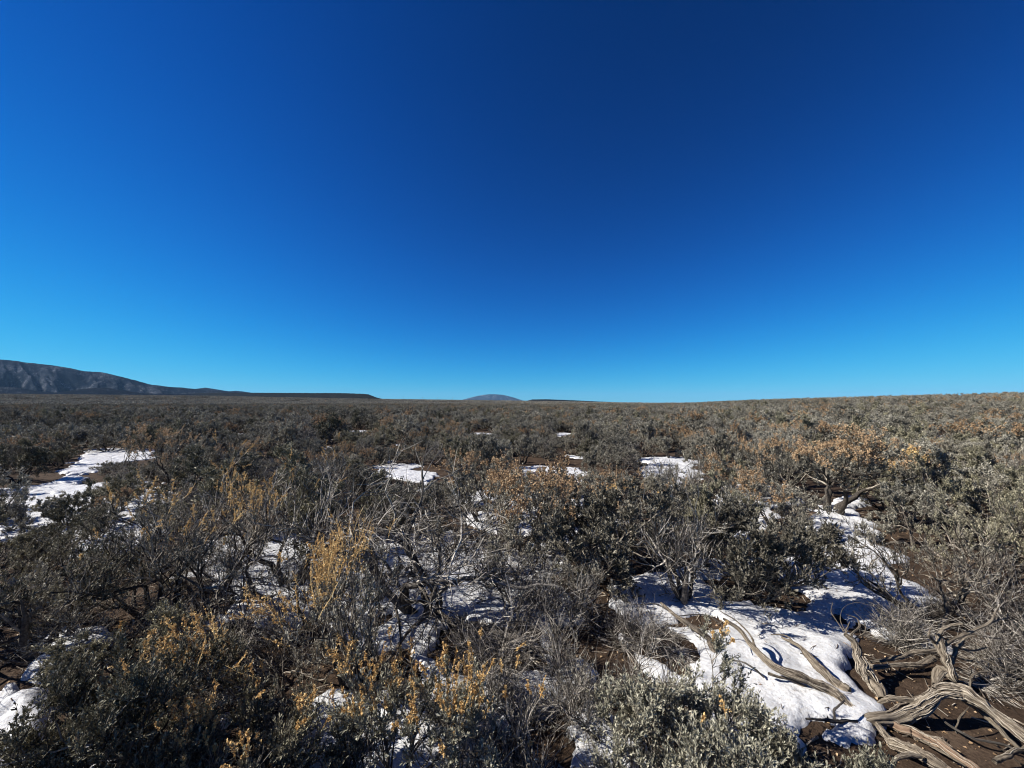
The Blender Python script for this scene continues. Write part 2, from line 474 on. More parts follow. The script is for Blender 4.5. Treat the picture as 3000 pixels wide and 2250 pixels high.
# ------------------------------------------------------------------ ground
def build_ground():
    nr = 330
    rs = [0.0]; r = 0.25
    while r < 42000:
        rs.append(r); r = r * 1.033 + 0.02
    rs = np.array(rs)
    na = 240
    a = np.arange(na) * 2 * math.pi / na
    X = rs[:, None] * np.sin(a); Y = rs[:, None] * np.cos(a)
    Z = height(X, Y)
    V = np.stack([X, Y, Z], -1).reshape(-1, 3)
    idx = np.arange(len(rs) * na).reshape(len(rs), na)
    A = idx[:-1]; B = idx[1:]
    Q = np.stack([A, B, np.roll(B, -1, 1), np.roll(A, -1, 1)], -1).reshape(-1, 4)[:, ::-1]
    structure('ground', make_mesh('ground', V, Q, M_soil, smooth=True))
build_ground()

# ------------------------------------------------------------------ mountains
def range_mesh(name, sil, dist, toe, mat, nu, nv, ravine, seed, rough=0.0, back=0.5, freq=1.0, base_y=None):
    """a ridge whose skyline passes through the photograph's points at its own distance; the front slopes down to the plain"""
    sil = np.array(sil, float)
    px = np.linspace(sil[0, 0], sil[-1, 0], nu)
    py = np.interp(px, sil[:, 0], sil[:, 1])
    D = np.interp(px, [p for p, _ in dist], [d for _, d in dist])     # depth of the crest
    T = np.interp(px, [p for p, _ in toe], [d for _, d in toe])       # depth of the toe
    Zc = CAM_H + (HORIZON - py) / FPX * D
    vs_ = np.linspace(0, 1 + back, nv)
    U = (px - 1500) / FPX
    dep = T[:, None] + (D - T)[:, None] * vs_[None]
    X = U[:, None] * dep; Y = dep + 0 * X
    z0 = height(X, Y)
    f = np.where(vs_ < 1, sstep(0, 1, vs_ * 0.5 + 0.5 * vs_ ** 1.2), np.clip(1 - (vs_ - 1) / back, 0, 1) ** 1.0)
    f = np.where(vs_ < 1, vs_ ** 1.15, f)
    Zb = z0[:, :1] * 0 + z0
    Z = Zb + (Zc[:, None] - z0) * f[None]
    s = np.cumsum(np.hypot(np.gradient(X[:, nv // 2]), np.gradient(Y[:, nv // 2])))
    L = s.max()
    q = s[:, None] / 1000.0 * freq
    rid = np.abs(fbm(q * 2.2 + 0.8 * vs_[None], vs_[None] * 0.9 + 0 * q, seed, 4)) * 2
    env = np.sin(np.clip(vs_, 0, 1) * math.pi) ** 0.8
    Z = Z - ravine * rid * env[None] * (Zc[:, None] - z0).clip(0)
    if rough:
        Z = Z + rough * fbm(q * 40, vs_[None] * 30, seed + 9, 2) * np.clip(f, 0, 1)[None] * sstep(0, 25, (Zc[:, None] - z0))
    Z[:, 0] -= 3; Z[:, -1] -= 5
    V = np.stack([X, Y, Z], -1).reshape(-1, 3)
    idx = np.arange(nu * nv).reshape(nu, nv)
    Q = np.stack([idx[:-1, :-1], idx[1:, :-1], idx[1:, 1:], idx[:-1, 1:]], -1).reshape(-1, 4)
    structure(name, make_mesh(name, V, Q, mat, smooth=True))

M_mtn = far_material('mountain_slope', (0.002, 0.004, 0.008), (0.006, 0.008, 0.013), 0.030, 0.026)  # base colours darkened and blued to carry the shaded face and haze
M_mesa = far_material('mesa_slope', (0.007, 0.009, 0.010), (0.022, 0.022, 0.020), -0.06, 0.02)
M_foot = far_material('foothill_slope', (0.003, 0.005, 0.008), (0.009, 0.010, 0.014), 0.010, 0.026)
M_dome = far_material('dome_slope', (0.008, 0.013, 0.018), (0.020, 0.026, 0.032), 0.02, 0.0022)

range_mesh('mountain', [(-900, 985), (-300, 1020), (0, 1052), (100, 1061), (190, 1075), (245, 1085), (290, 1088), (340, 1100), (390, 1112), (440, 1126),
                        (490, 1132), (540, 1136), (600, 1142), (680, 1148), (760, 1157)],
           [(-900, 6500), (760, 8000)], [(-900, 4200), (760, 6200)], M_mtn, 420, 60, 0.55, 3, rough=7, freq=1.1)
range_mesh('far_knolls', [(545, 1150), (570, 1138), (600, 1133.5), (625, 1137), (655, 1142.5), (670, 1144.5), (690, 1143.5), (710, 1145), (740, 1150)],
           [(545, 11000), (740, 11000)], [(545, 9000), (740, 9000)], M_foot, 90, 20, 0.3, 8, rough=4)
range_mesh('foothills', [(-600, 1115), (-200, 1120), (0, 1132), (60, 1137), (120, 1147), (170, 1150), (230, 1140), (300, 1135), (360, 1143), (420, 1152), (520, 1154), (620, 1153), (660, 1158)],
           [(-600, 4600), (660, 5200)], [(-600, 3600), (660, 4200)], M_foot, 300, 40, 0.4, 21, rough=4)
range_mesh('mesa', [(500, 1158), (560, 1153), (640, 1150), (760, 1150.5), (900, 1151), (1000, 1151.2), (1040, 1152.5), (1065, 1153.5), (1080, 1155), (1092, 1160), (1104, 1164.5), (1118, 1168), (1140, 1172)],
           [(500, 5200), (1140, 3600)], [(500, 4600), (1140, 3250)], M_mesa, 420, 40, 0.22, 31, rough=2.5, back=0.8)
range_mesh('low_mesa', [(1530, 1177), (1548, 1173), (1560, 1170), (1600, 1169.5), (1640, 1171), (1690, 1173), (1740, 1175.5), (1800, 1178), (1880, 1180), (1960, 1182)],
           [(1530, 5200), (1960, 5200)], [(1530, 4700), (1960, 4700)], M_mesa, 200, 24, 0.2, 41, rough=1.5, back=0.8)
range_mesh('blue_dome', [(1320, 1180), (1345, 1174), (1362, 1169), (1380, 1164), (1400, 1159.3), (1418, 1156), (1436, 1154.3), (1455, 1154.8), (1472, 1156), (1490, 1160), (1508, 1165), (1525, 1171), (1550, 1180)],
           [(1320, 34000), (1550, 34000)], [(1320, 30500), (1550, 30500)], M_dome, 150, 50, 0.35, 52, rough=12, back=1.0, freq=0.5)

# ------------------------------------------------------------------ snow
def poly_dist(px, py, poly):
    """signed distance, positive inside"""
    n = len(poly)
    d2 = np.full(px.shape, 1e18); inside = np.zeros(px.shape, bool)
    for i in range(n):
        ax, ay = poly[i]; bx, by = poly[(i + 1) % n]
        ex, ey = bx - ax, by - ay
        t = np.clip(((px - ax) * ex + (py - ay) * ey) / (ex * ex + ey * ey + 1e-12), 0, 1)
        d2 = np.minimum(d2, (px - ax - t * ex) ** 2 + (py - ay - t * ey) ** 2)
        c = ((ay > py) != (by > py)) & (px < (bx - ax) * (py - ay) / (by - ay + 1e-12) + ax)
        inside ^= c
    return np.where(inside, 1, -1) * np.sqrt(d2)

SOIL = [  # bare soil inside the snow, in pixels of the photograph
    [(2120, 1690), (2210, 1680), (2290, 1700), (2325, 1760), (2290, 1790), (2200, 1785), (2100, 1770), (2070, 1730)],
    [(2190, 1812), (2250, 1822), (2300, 1838), (2345, 1852), (2310, 1860), (2250, 1848), (2200, 1832)],
    [(2530, 1505), (2650, 1500), (2680, 1540), (2600, 1555), (2540, 1535)],
    [(1955, 1765), (2010, 1755), (2045, 1775), (2000, 1792)],
    [(1700, 1640), (1850, 1640), (1840, 1690), (1720, 1690)],
    [(1010, 1940), (1130, 1930), (1160, 1985), (1040, 2010)],
    [(1360, 1880), (1450, 1880), (1460, 1925), (1380, 1930)],
    [(1700, 2010), (1850, 2000), (1880, 2050), (1740, 2070)],
    [(1990, 1788), (2080, 1800), (2130, 1830), (2070, 1850), (1990, 1830)],
    [(1850, 1850), (1960, 1870), (2060, 1930), (2000, 1965), (1880, 1905)],
    [(2150, 1960), (2260, 1990), (2330, 2040), (2250, 2055), (2170, 2010)],
]
SNOW = [  # (label, polygon, thickness)
    ('broad snow strip winding between the bushes in front of the trunked bush', [(2415, 1470), (2500, 1462), (2548, 1480), (2585, 1530), (2570, 1575), (2600, 1650), (2660, 1730), (2740, 1810), (2690, 1880),
      (2600, 1862), (2500, 1815), (2465, 1850), (2458, 1905), (2420, 1925), (2370, 1905), (2335, 1900), (2400, 1970), (2470, 2030), (2510, 2090), (2480, 2120), (2400, 2105),
      (2330, 2130), (2420, 2180), (2450, 2230), (2300, 2260), (2150, 2150), (2050, 2050), (1900, 1960), (1800, 1900), (1770, 1810), (1810, 1730), (1900, 1700), (1990, 1660), (2080, 1650), (2170, 1660),
      (2260, 1640), (2340, 1600), (2380, 1540)], 0.085),
    ('*dappled snow under the bare dark bush in the centre foreground', [(1060, 1560), (1230, 1540), (1400, 1590), (1560, 1600), (1690, 1640), (1740, 1720), (1730, 1800), (1760, 1900), (1720, 2000), (1650, 2060), (1660, 2150), (1700, 2260),
      (1560, 2300), (1440, 2200), (1330, 2080), (1200, 2010), (1080, 1930), (1020, 1800), (1000, 1680)], 0.075),
    ('*blue shaded snow at the foot of the silvery bush bottom centre', [(1690, 2020), (1780, 2030), (1860, 2090), (1850, 2200), (1880, 2280), (1740, 2290), (1715, 2150)], 0.07),
    ('lumpy snow heap in the bottom left corner', [(-80, 2040), (60, 2015), (150, 2000), (205, 2040), (200, 2100), (180, 2190), (230, 2300), (-100, 2320)], 0.15),
    ('small snow mound behind the olive bush at lower left', [(95, 1990), (120, 1930), (200, 1880), (300, 1875), (310, 1910), (220, 1950), (210, 1985), (140, 2000)], 0.10),
    ('*melting snow lump under the golden seed heads at lower left', [(520, 2020), (600, 1990), (700, 1960), (790, 1950), (830, 2010), (760, 2090), (640, 2130), (540, 2120)], 0.11),
    ('snow patch at the left edge below the dark bushes', [(-120, 1520), (0, 1505), (70, 1512), (115, 1545), (118, 1580), (40, 1592), (-60, 1600)], 0.08),
    ('long bright snow patch between bushes at left', [(205, 1345), (290, 1318), (400, 1315), (480, 1322), (470, 1342), (380, 1350), (300, 1368), (240, 1400), (190, 1425), (150, 1400)], 0.07),
    ('thin broken snow below the left snow patch', [(30, 1440), (120, 1425), (260, 1425), (300, 1455), (180, 1475), (60, 1480)], 0.06),
    ('snow gap behind the orange tipped bush at left', [(425, 1440), (470, 1425), (520, 1440), (520, 1475), (450, 1480)], 0.06),
    ('snow patch behind the tall dead bush in the middle', [(1080, 1362), (1150, 1350), (1210, 1362), (1290, 1400), (1310, 1440), (1240, 1445), (1190, 1410), (1110, 1385)], 0.06),
    ('snow patch between grey bushes right of centre', [(1500, 1375), (1560, 1360), (1640, 1365), (1710, 1378), (1720, 1405), (1630, 1412), (1540, 1400)], 0.06),
    ('clean snow patch behind the bare twiggy bush right of centre', [(1835, 1372), (1880, 1350), (1960, 1342), (2020, 1352), (2060, 1390), (2030, 1440), (1960, 1460), (1900, 1420)], 0.07),
    ('*scraps of broken snow under the dark bushes at left', [(-60, 1440), (200, 1400), (480, 1410), (560, 1500), (500, 1640), (300, 1700), (60, 1660), (-80, 1600)], 0.05),
    ('*scraps of broken snow under the bare twiggy bushes left of centre', [(480, 1640), (700, 1540), (960, 1540), (1010, 1700), (960, 1880), (760, 1900), (560, 1850)], 0.05),
    ('*scraps of snow between the golden tipped bushes at the bottom', [(820, 2040), (1000, 2010), (1200, 2060), (1330, 2110), (1420, 2240), (1200, 2290), (900, 2270), (780, 2150)], 0.05),
    ('*scraps of snow under the orange and dark bushes in the centre', [(1290, 1440), (1500, 1430), (1800, 1440), (1900, 1560), (1840, 1640), (1600, 1600), (1380, 1560)], 0.05),
    ('*scraps of snow under the tan bushes behind the strip', [(2050, 1420), (2250, 1410), (2380, 1440), (2360, 1540), (2200, 1620), (2060, 1560)], 0.05),
    ('small snow lump lying among the grey logs', [(2572, 1995), (2585, 1978), (2615, 1985), (2640, 2020), (2620, 2050), (2580, 2045)], 0.11),
    ('snow strip under the deadwood roots at bottom right', [(2380, 2130), (2470, 2120), (2500, 2150), (2470, 2180), (2390, 2165)], 0.07),
    ('snow sliver below the twiggy bush at lower right', [(2640, 1850), (2700, 1845), (2740, 1885), (2700, 1905), (2650, 1890)], 0.06),
]
SLIVERS = [(1060, 1266, 70, 8), (1160, 1304, 40, 6), (1385, 1272, 60, 9), (1420, 1273, 30, 6), (1655, 1275, 45, 10), (1675, 1338, 35, 9), (950, 1312, 40, 8), (760, 1282, 30, 6),
           (2455, 1302, 50, 8), (2480, 1320, 25, 16), (2760, 1290, 60, 6), (2815, 1300, 25, 8), (245, 1292, 40, 8), (690, 1276, 60, 7), (1805, 1265, 25, 5), (330, 1285, 40, 6),
           (1240, 1290, 30, 6), (1350, 1260, 25, 5), (1000, 1290, 30, 6), (560, 1300, 40, 6)]
soil_polys = [np.array([P(*q)[:2] for q in s]) for s in SOIL]
open_polys = []                                   # kept free of filler bushes
def snow_mesh(name, poly, thick, seed, edge=0.11, broken=False, res=200.0):
    poly = np.array(poly)
    x0, y0 = poly.min(0) - 0.25; x1, y1 = poly.max(0) + 0.25
    ext = max(x1 - x0, y1 - y0)
    step = max(0.022, ext / res)
    gx = np.arange(x0, x1, step); gy = np.arange(y0, y1, step)
    X, Y = np.meshgrid(gx, gy, indexing='ij')
    d = poly_dist(X, Y, poly)
    for s in soil_polys:
        if s[:, 0].max() > x0 and s[:, 0].min() < x1 and s[:, 1].max() > y0 and s[:, 1].min() < y1:
            d = np.minimum(d, -poly_dist(X, Y, s))
    far = max(1.0, min(3.0, np.hypot(*poly.mean(0)) / 6))
    d = d + ((0.62 if broken else (0.30 if far < 1.2 else 0.5)) * fbm(X * 2.1 / far, Y * 2.1 / far, seed, 5) + 0.09 * fbm(X * 8, Y * 8, seed + 5, 3) - ((0.20 if thick < 0.055 and res > 100 else 0.10) if broken else 0.0)) * far ** 0.5
    d = d - (0.10 * (far - 1) if res > 100 else 0)
    t = np.clip(d / edge, 0, 1)
    prof = np.sqrt(np.clip(1 - (1 - t) ** 2, 0, 1))
    th = thick * 0.8 * (0.75 + 0.7 * fbm(X * 1.1, Y * 1.1, seed + 3, 3) + 0.42 * fbm(X * 4.5, Y * 4.5, seed + 4, 3))
    th = np.maximum(th, 0.016)
    # tree wells and melt dimples
    th = th + 0.016 * fbm(X * 11, Y * 11, seed + 8, 3)
    Z = height(X, Y) + np.where(d > 0, prof * np.maximum(th, 0.012), d * 1.2)
    keep = d > -step * 2.2
    idx = -np.ones(X.shape, int)
    c = keep[:-1, :-1] & keep[1:, :-1] & keep[1:, 1:] & keep[:-1, 1:]
    use = np.zeros(X.shape, bool)
    use[:-1, :-1] |= c; use[1:, :-1] |= c; use[1:, 1:] |= c; use[:-1, 1:] |= c
    idx[use] = np.arange(use.sum())
    V = np.stack([X[use], Y[use], np.maximum(Z[use], height(X[use], Y[use]) - 0.06)], -1)
    Q = np.stack([idx[:-1, :-1][c], idx[1:, :-1][c], idx[1:, 1:][c], idx[:-1, 1:][c]], -1)
    return V, Q
snow_top = []
for i, (lab, pp, th) in enumerate(SNOW):
    poly = [P(*q)[:2] for q in pp]
    V, Q = snow_mesh('snow_patch', poly, th, 100 + i * 7, broken=lab[0] == '*')
    snow_top.append(V[(V[:, 2] > height(V[:, 0], V[:, 1]) + 0.012)])
    if len(Q):
        tag(add('snow_patch', make_mesh('snow_patch', V, Q, M_snow, smooth=True), None, 'stuff' if lab[0] == '*' else None), lab.lstrip('*'), 'snow')
        if lab[0] != '*': open_polys.append(np.array(poly))
gv, gq, gn = [], [], 0
for i, (cx, cy, w, h) in enumerate(SLIVERS):
    c = P(cx, cy)[:2]
    D = c[1]
    a = np.linspace(0, 2 * math.pi, 10, endpoint=False)
    ry = max(0.4, h * D * D / (FPX * CAM_H) * 0.4 + 0.25); rx = w * D / FPX * 0.5 + 0.15
    poly = np.stack([c[0] + rx * np.cos(a), c[1] + ry * np.sin(a)], 1)
    V, Q = snow_mesh('s', poly, 0.05, 300 + i * 3, broken=True, res=42.0)
    gv.append(V); gq.append(Q + gn); gn += len(V)
    open_polys.append(poly)
o = add('scattered_snow', make_mesh('scattered_snow', np.concatenate(gv), np.concatenate(gq), M_snow, smooth=True), None, 'stuff')
tag(o, 'small scattered snow remains glinting between the distant bushes', 'snow')
print('setting', round(time.time() - T0, 1))

# ------------------------------------------------------------------ hero bushes
def build_bush(name, base, geo, label, group, mats, rotz=0.0):
    leafm, seedm, stemm, twigm = mats
    root = bpy.data.objects.new(name, None); col.objects.link(root)
    root.empty_display_size = 0.1
    root.location = base; root.rotation_euler = (0, 0, rotz)
    tag(root, label, 'shrub', group)
    for g in geo['stems']:
        add('stem', g.mesh('stem', stemm, True), root)
    me = geo['twigs'].mesh('twigs', twigm)
    if me: add('twigs', me, root, 'stuff')
    me = geo['foliage'].mesh('foliage', leafm)
    if me: add('foliage', me, root, 'stuff')
    me = geo['seeds'].mesh('seed_heads', seedm)
    if me: add('seed_heads', me, root, 'stuff')
    return root

LIVE = (M_leaf, M_seed, M_stem, M_twig)
SILV = (M_silver, M_seed, M_stem, M_twig)
OLIV = (M_olive, M_seed, M_stem, M_twig)
DEAD = (M_leaf, M_seed, M_deadstem, M_dead)
TANT = (M_leaf, M_seed_far, M_stem, M_twig)
DARK = (M_dark, M_seed_far, M_stem, M_twig)
BRSH = (M_brush, M_seed_far, M_stem, M_brush)
# name, (base px, base py), top py, crown width px, materials, options, label
HEROES = [
    ('sagebrush', (2430, 1510), 1268, 440, TANT, dict(nstem=5, tilted=0.7, low=0.68, n2=7, nl=13, seeds=230, seed_len=0.15, n1=9, rstem=0.04), 'tall tan tipped sagebrush with bare dark trunks at the head of the snow strip'),
    ('sagebrush', (2270, 1550), 1400, 270, TANT, dict(seeds=40, seed_len=0.12, side_seed=(-0.8, 0)), 'grey sagebrush just left in front of the trunked bush, tan on its left'),
    ('sagebrush', (2225, 1745), 1490, 460, DARK, dict(leafy=0.95, n1=8, n2=7, n3=9, nl=14, leaf=0.032, gnarl=0.28, low=0.25), 'dark brown twiggy sagebrush on bare soil beside the snow strip'),
    ('sagebrush', (2612, 1505), 1375, 200, OLIV, dict(seeds=14, seed_len=0.1), 'small yellowish sagebrush on brown soil right of the trunked bush'),
    ('sagebrush', (2735, 1835), 1520, 430, LIVE, dict(leafy=0.35, nl=8, lean=(0.0, 0), n3=7, rstem=0.03), 'grey twiggy sagebrush with dark trunk leaning over the snow at right'),
    ('sagebrush', (2930, 1720), 1400, 420, OLIV, dict(leafy=0.9), 'big olive grey sagebrush at the right edge above the bare twigs'),
    ('sagebrush', (2800, 1570), 1340, 330, OLIV, dict(leafy=0.85, seeds=8, seed_len=0.1), 'rounded sagebrush right of the snow strip, behind the twiggy leaning one'),
    ('sagebrush', (3060, 1940), 1650, 470, DEAD, dict(dead=True, leafy=0.08, nl=6, lean=(0.35, 0), upr=-0.02), 'bare twig thicket sweeping out of the right edge behind the logs'),
    ('dead_sagebrush', (1265, 1800), 1340, 720, DEAD, dict(dead=True, leafy=0.0, nstem=7, n1=7, n2=7, n3=8, gnarl=0.36, rstem=0.026, upr=0.0, low=0.3, shoot=0.14), 'tall leafless dead sagebrush with crooked branches in the centre'),
    ('sagebrush', (1745, 1690), 1390, 430, DARK, dict(leafy=1.0, nl=16, leaf=0.032, n1=8, n2=7, n3=9, low=0.25, seeds=14, seed_len=0.12), 'dark dense sagebrush right of the orange bush in the centre'),
    ('sagebrush', (1545, 1630), 1385, 380, TANT, dict(leafy=0.75, n1=7, seeds=140, seed_len=0.17, plume=1.2), 'orange brown seed covered sagebrush in the centre of the picture'),
    ('sagebrush', (2012, 1768), 1430, 300, DEAD, dict(dead=True, leafy=0.05, nl=6, upr=0.1, gnarl=0.24), 'bare dark twiggy bush standing at the left end of the snow strip'),
    ('sagebrush', (2050, 2300), 1925, 460, SILV, dict(leafy=0.95, nl=15, leaf=0.0185, seeds=5, seed_len=0.07, n2=8), 'silvery leafed sagebrush close at the bottom, right of centre'),
    ('sagebrush', (1790, 2180), 1860, 420, DEAD, dict(dead=True, leafy=0.16, nl=9, upr=0.04, gnarl=0.3), 'half bare grey sagebrush behind the silvery one at the bottom'),
    ('sagebrush', (1180, 2360), 1900, 520, SILV, dict(leafy=0.9, nl=14, leaf=0.0185, seeds=60, seed_len=0.10), 'silvery sagebrush with golden seed heads at the bottom, left of centre'),
    ('sagebrush', (1060, 2010), 1600, 430, LIVE, dict(leafy=0.55, nl=12, seeds=48, seed_len=0.22, side_seed=(-0.9, 0), upr=0.16), 'grey sagebrush with tall orange seed plumes, left of the dead bush'),
    ('sagebrush', (820, 2060), 1800, 430, LIVE, dict(leafy=0.4, nl=9, seeds=44, seed_len=0.17, lean=(-0.75, -0.1), upr=0.0), 'low sagebrush leaning left with orange seed heads over a snow lump'),
    ('sagebrush', (395, 2330), 1850, 480, OLIV, dict(leafy=1.0, nl=15, leaf=0.0165, seeds=5, seed_len=0.1, n2=8), 'dense olive green sagebrush at the bottom left beside the snow heap'),
    ('sagebrush', (140, 1930), 1600, 430, OLIV, dict(leafy=0.7, rstem=0.036, lean=(0.1, 0), nstem=5, low=0.5), 'dark sagebrush with a thick black trunk near the left edge'),
    ('sagebrush', (560, 1810), 1430, 500, LIVE, dict(leafy=0.7, seeds=70, seed_len=0.12, rstem=0.03), 'wide grey sagebrush with pale orange tips in the left foreground'),
    ('sagebrush', (850, 1720), 1315, 470, DEAD, dict(dead=True, leafy=0.12, nl=7, upr=0.09, n3=8, seeds=22, seed_len=0.12), 'large mostly bare grey twiggy bush left of the dead one'),
    ('sagebrush', (510, 1440), 1255, 260, TANT, dict(leafy=0.7, seeds=80, seed_len=0.18, side_seed=(-0.5, 0)), 'tall orange topped sagebrush right of the long left snow patch'),
    ('sagebrush', (330, 1650), 1450, 330, OLIV, dict(leafy=0.85, rstem=0.03), 'dark grey sagebrush between the two snow patches at left'),
    ('sagebrush', (690, 2370), 2060, 420, OLIV, dict(leafy=0.9, nl=14, leaf=0.0175, seeds=36, seed_len=0.08), 'low olive sagebrush with golden tips at the bottom edge'),
    ('sagebrush', (1500, 2330), 2090, 280, DEAD, dict(dead=True, leafy=0.12, nl=9, seeds=5, seed_len=0.08), 'small bare twiggy bush at the bottom edge in the centre'),
    ('sagebrush', (2330, 2420), 2130, 260, SILV, dict(leafy=1.0, nl=14, leaf=0.0175), 'small silvery sagebrush at the bottom edge left of the logs'),
    ('sagebrush', (2560, 2480), 2180, 230, SILV, dict(leafy=0.9, nl=14, leaf=0.0175), 'small pale sagebrush at the bottom edge below the log roots'),
    ('sagebrush', (1985, 1492), 1335, 170, DEAD, dict(dead=True, leafy=0.3, nl=10), 'small twiggy bush against the clean snow patch right of centre'),
    ('sagebrush', (1420, 1960), 1760, 330, DEAD, dict(dead=True, leafy=0.0, gnarl=0.36, upr=-0.03), 'tangle of pale broken twigs at the foot of the dead bush'),
    ('sagebrush', (1640, 1850), 1650, 330, DEAD, dict(dead=True, leafy=0.15, nl=8, gnarl=0.3), 'low dark twiggy bush right below the dead one'),
    ('sagebrush', (60, 2420), 2150, 260, OLIV, dict(leafy=0.8), 'sprig of olive sagebrush in the bottom left corner'),
    ('sagebrush', (2400, 1600), 1540, 70, LIVE, dict(leafy=0.8, nstem=3, n1=3, n2=4), 'tiny sagebrush sprout poking out of the snow strip'),
    ('sagebrush', (1130, 1700), 1440, 330, DEAD, dict(dead=True, leafy=0.1, n3=8, gnarl=0.3, upr=0.03), 'grey twig thicket just left of the crooked black limbs'),
    ('sagebrush', (1370, 1640), 1420, 340, DEAD, dict(dead=True, leafy=0.2, n3=8, gnarl=0.3, upr=0.03), 'thin grey twig bush behind the dead one, right of its limbs'),
    ('sagebrush', (1490, 1790), 1590, 340, DEAD, dict(dead=True, leafy=0.05, n3=8, gnarl=0.34, upr=-0.02), 'spreading bare twigs right of the foot of the dead bush'),
    ('sagebrush', (1610, 2010), 1830, 330, DEAD, dict(dead=True, leafy=0.25, n3=8, gnarl=0.3), 'half bare twigs over snow between dead bush and silvery bush'),
    ('sagebrush', (1390, 2110), 1930, 330, DEAD, dict(dead=True, leafy=0.2, n3=8, gnarl=0.3, seeds=6, seed_len=0.08), 'grey twigs with few gold heads right of the golden silvery bush'),
    ('sagebrush', (940, 1850), 1580, 380, LIVE, dict(leafy=0.35, n3=8, nl=10, seeds=8, seed_len=0.1), 'grey twiggy sagebrush behind the orange plumes'),
    ('sagebrush', (690, 1890), 1660, 400, DEAD, dict(dead=True, leafy=0.25, n3=8, upr=0.0), 'tangle of arching grey twigs left of the orange plumes'),
    ('sagebrush', (650, 1700), 1470, 400, DEAD, dict(dead=True, leafy=0.3, n3=8, upr=0.04, seeds=20, seed_len=0.12), 'fine grey twig bush behind the left arching tangle'),
    ('sagebrush', (420, 1800), 1560, 380, OLIV, dict(leafy=0.6, n3=8, nl=11), 'greyish sagebrush above the dense olive one at left'),
    ('sagebrush', (320, 1900), 1730, 380, LIVE, dict(leafy=0.4, n3=8, nl=10, upr=0.03), 'low brown twiggy bush between the black trunk and olive bush'),
    ('sagebrush', (30, 1760), 1600, 320, OLIV, dict(leafy=0.7, rstem=0.035), 'dark sagebrush cut by the left edge below the snow patch'),
    ('sagebrush', (1700, 1790), 1610, 300, LIVE, dict(leafy=0.4, n3=8, nl=10), 'small dark sagebrush at the left tip of the snow strip'),
    ('sagebrush', (1870, 1600), 1430, 300, LIVE, dict(leafy=0.75, nl=13, seeds=14, seed_len=0.1), 'mid grey sagebrush behind the bare twiggy bush right of centre'),
    ('sagebrush', (1900, 1880), 1740, 260, DEAD, dict(dead=True, leafy=0.1, n3=8, gnarl=0.32, upr=-0.02), 'sprawling dark twigs on the snow left of the slanting trunk'),
    ('sagebrush', (560, 2150), 1960, 380, OLIV, dict(leafy=0.8, nl=16, seeds=12, seed_len=0.09, lean=(-0.3, 0)), 'olive sagebrush with few gold heads between two bottom left bushes'),
    ('sagebrush', (920, 2260), 2040, 380, OLIV, dict(leafy=0.6, nl=14, n3=8), 'dark leafy twigs left of the golden silvery bush'),
    ('sagebrush', (2130, 1480), 1330, 300, TANT, dict(leafy=0.9, nl=13, seeds=50, seed_len=0.12), 'reddish tan topped bush left of the trunked bush'),
    ('sagebrush', (1690, 1545), 1360, 300, TANT, dict(leafy=0.8, nl=13, seeds=60, seed_len=0.12), 'rust topped sagebrush behind the dark dense one near centre'),
    ('sagebrush', (2880, 1850), 1660, 330, DEAD, dict(dead=True, leafy=0.15, n3=8, lean=(0.2, 0), upr=0.0), 'pale grey twigs behind the antler shaped deadwood'),
    ('sagebrush', (2985, 2000), 1850, 330, DEAD, dict(dead=True, leafy=0.0, gnarl=0.28, lean=(0.2, 0), upr=0.0), 'pale wiry twigs at the right edge behind the arched log'),
    ('sagebrush', (2640, 1870), 1760, 230, DEAD, dict(dead=True, leafy=0.15, n3=7, gnarl=0.32), 'small bare twigs rising behind the furrowed stump'),
]
taken = []      # x, y, radius
GROUP = 'sagebrush shrubs of the plain'
items = []      # everything that has to be labelled later
for i, (nm, (bx, by), top, wpx, mats, opt, lab) in enumerate(HEROES):
    b = P(bx, by)
    H = max(0.15, height_at(b, top)); W = wpx * b[1] / FPX
    near = b[1] < 4.2
    kw = dict(leaf=0.0175, n1=6, n2=5, n3=8, nl=13, shoot=0.07, clump=0.8)
    if not near:
        kw.update(leaf=0.028, nl=10, sides=(6, 4, 3, 0), flake=0.019, plume=1.4)
    if opt.get('dead'):
        kw.update(nl=8, n2=6, n3=8, shoot=0.12, clump=1.0, sides=(6, 4, 3, 3))
    kw.update(opt)
    if kw.get('dead'): kw['n3'] = min(kw['n3'], 7)
    g = bush(1000 + i * 13, H=H, W=W, **kw)
    build_bush(nm, (b[0], b[1], float(height(b[0], b[1]))), g, lab, GROUP, mats)
    taken.append((b[0], b[1], W * 0.5))
    print('hero', i, 'H %.2f W %.2f d %.1f' % (H, W, b[1]))
print('heroes', round(time.time() - T0, 1))

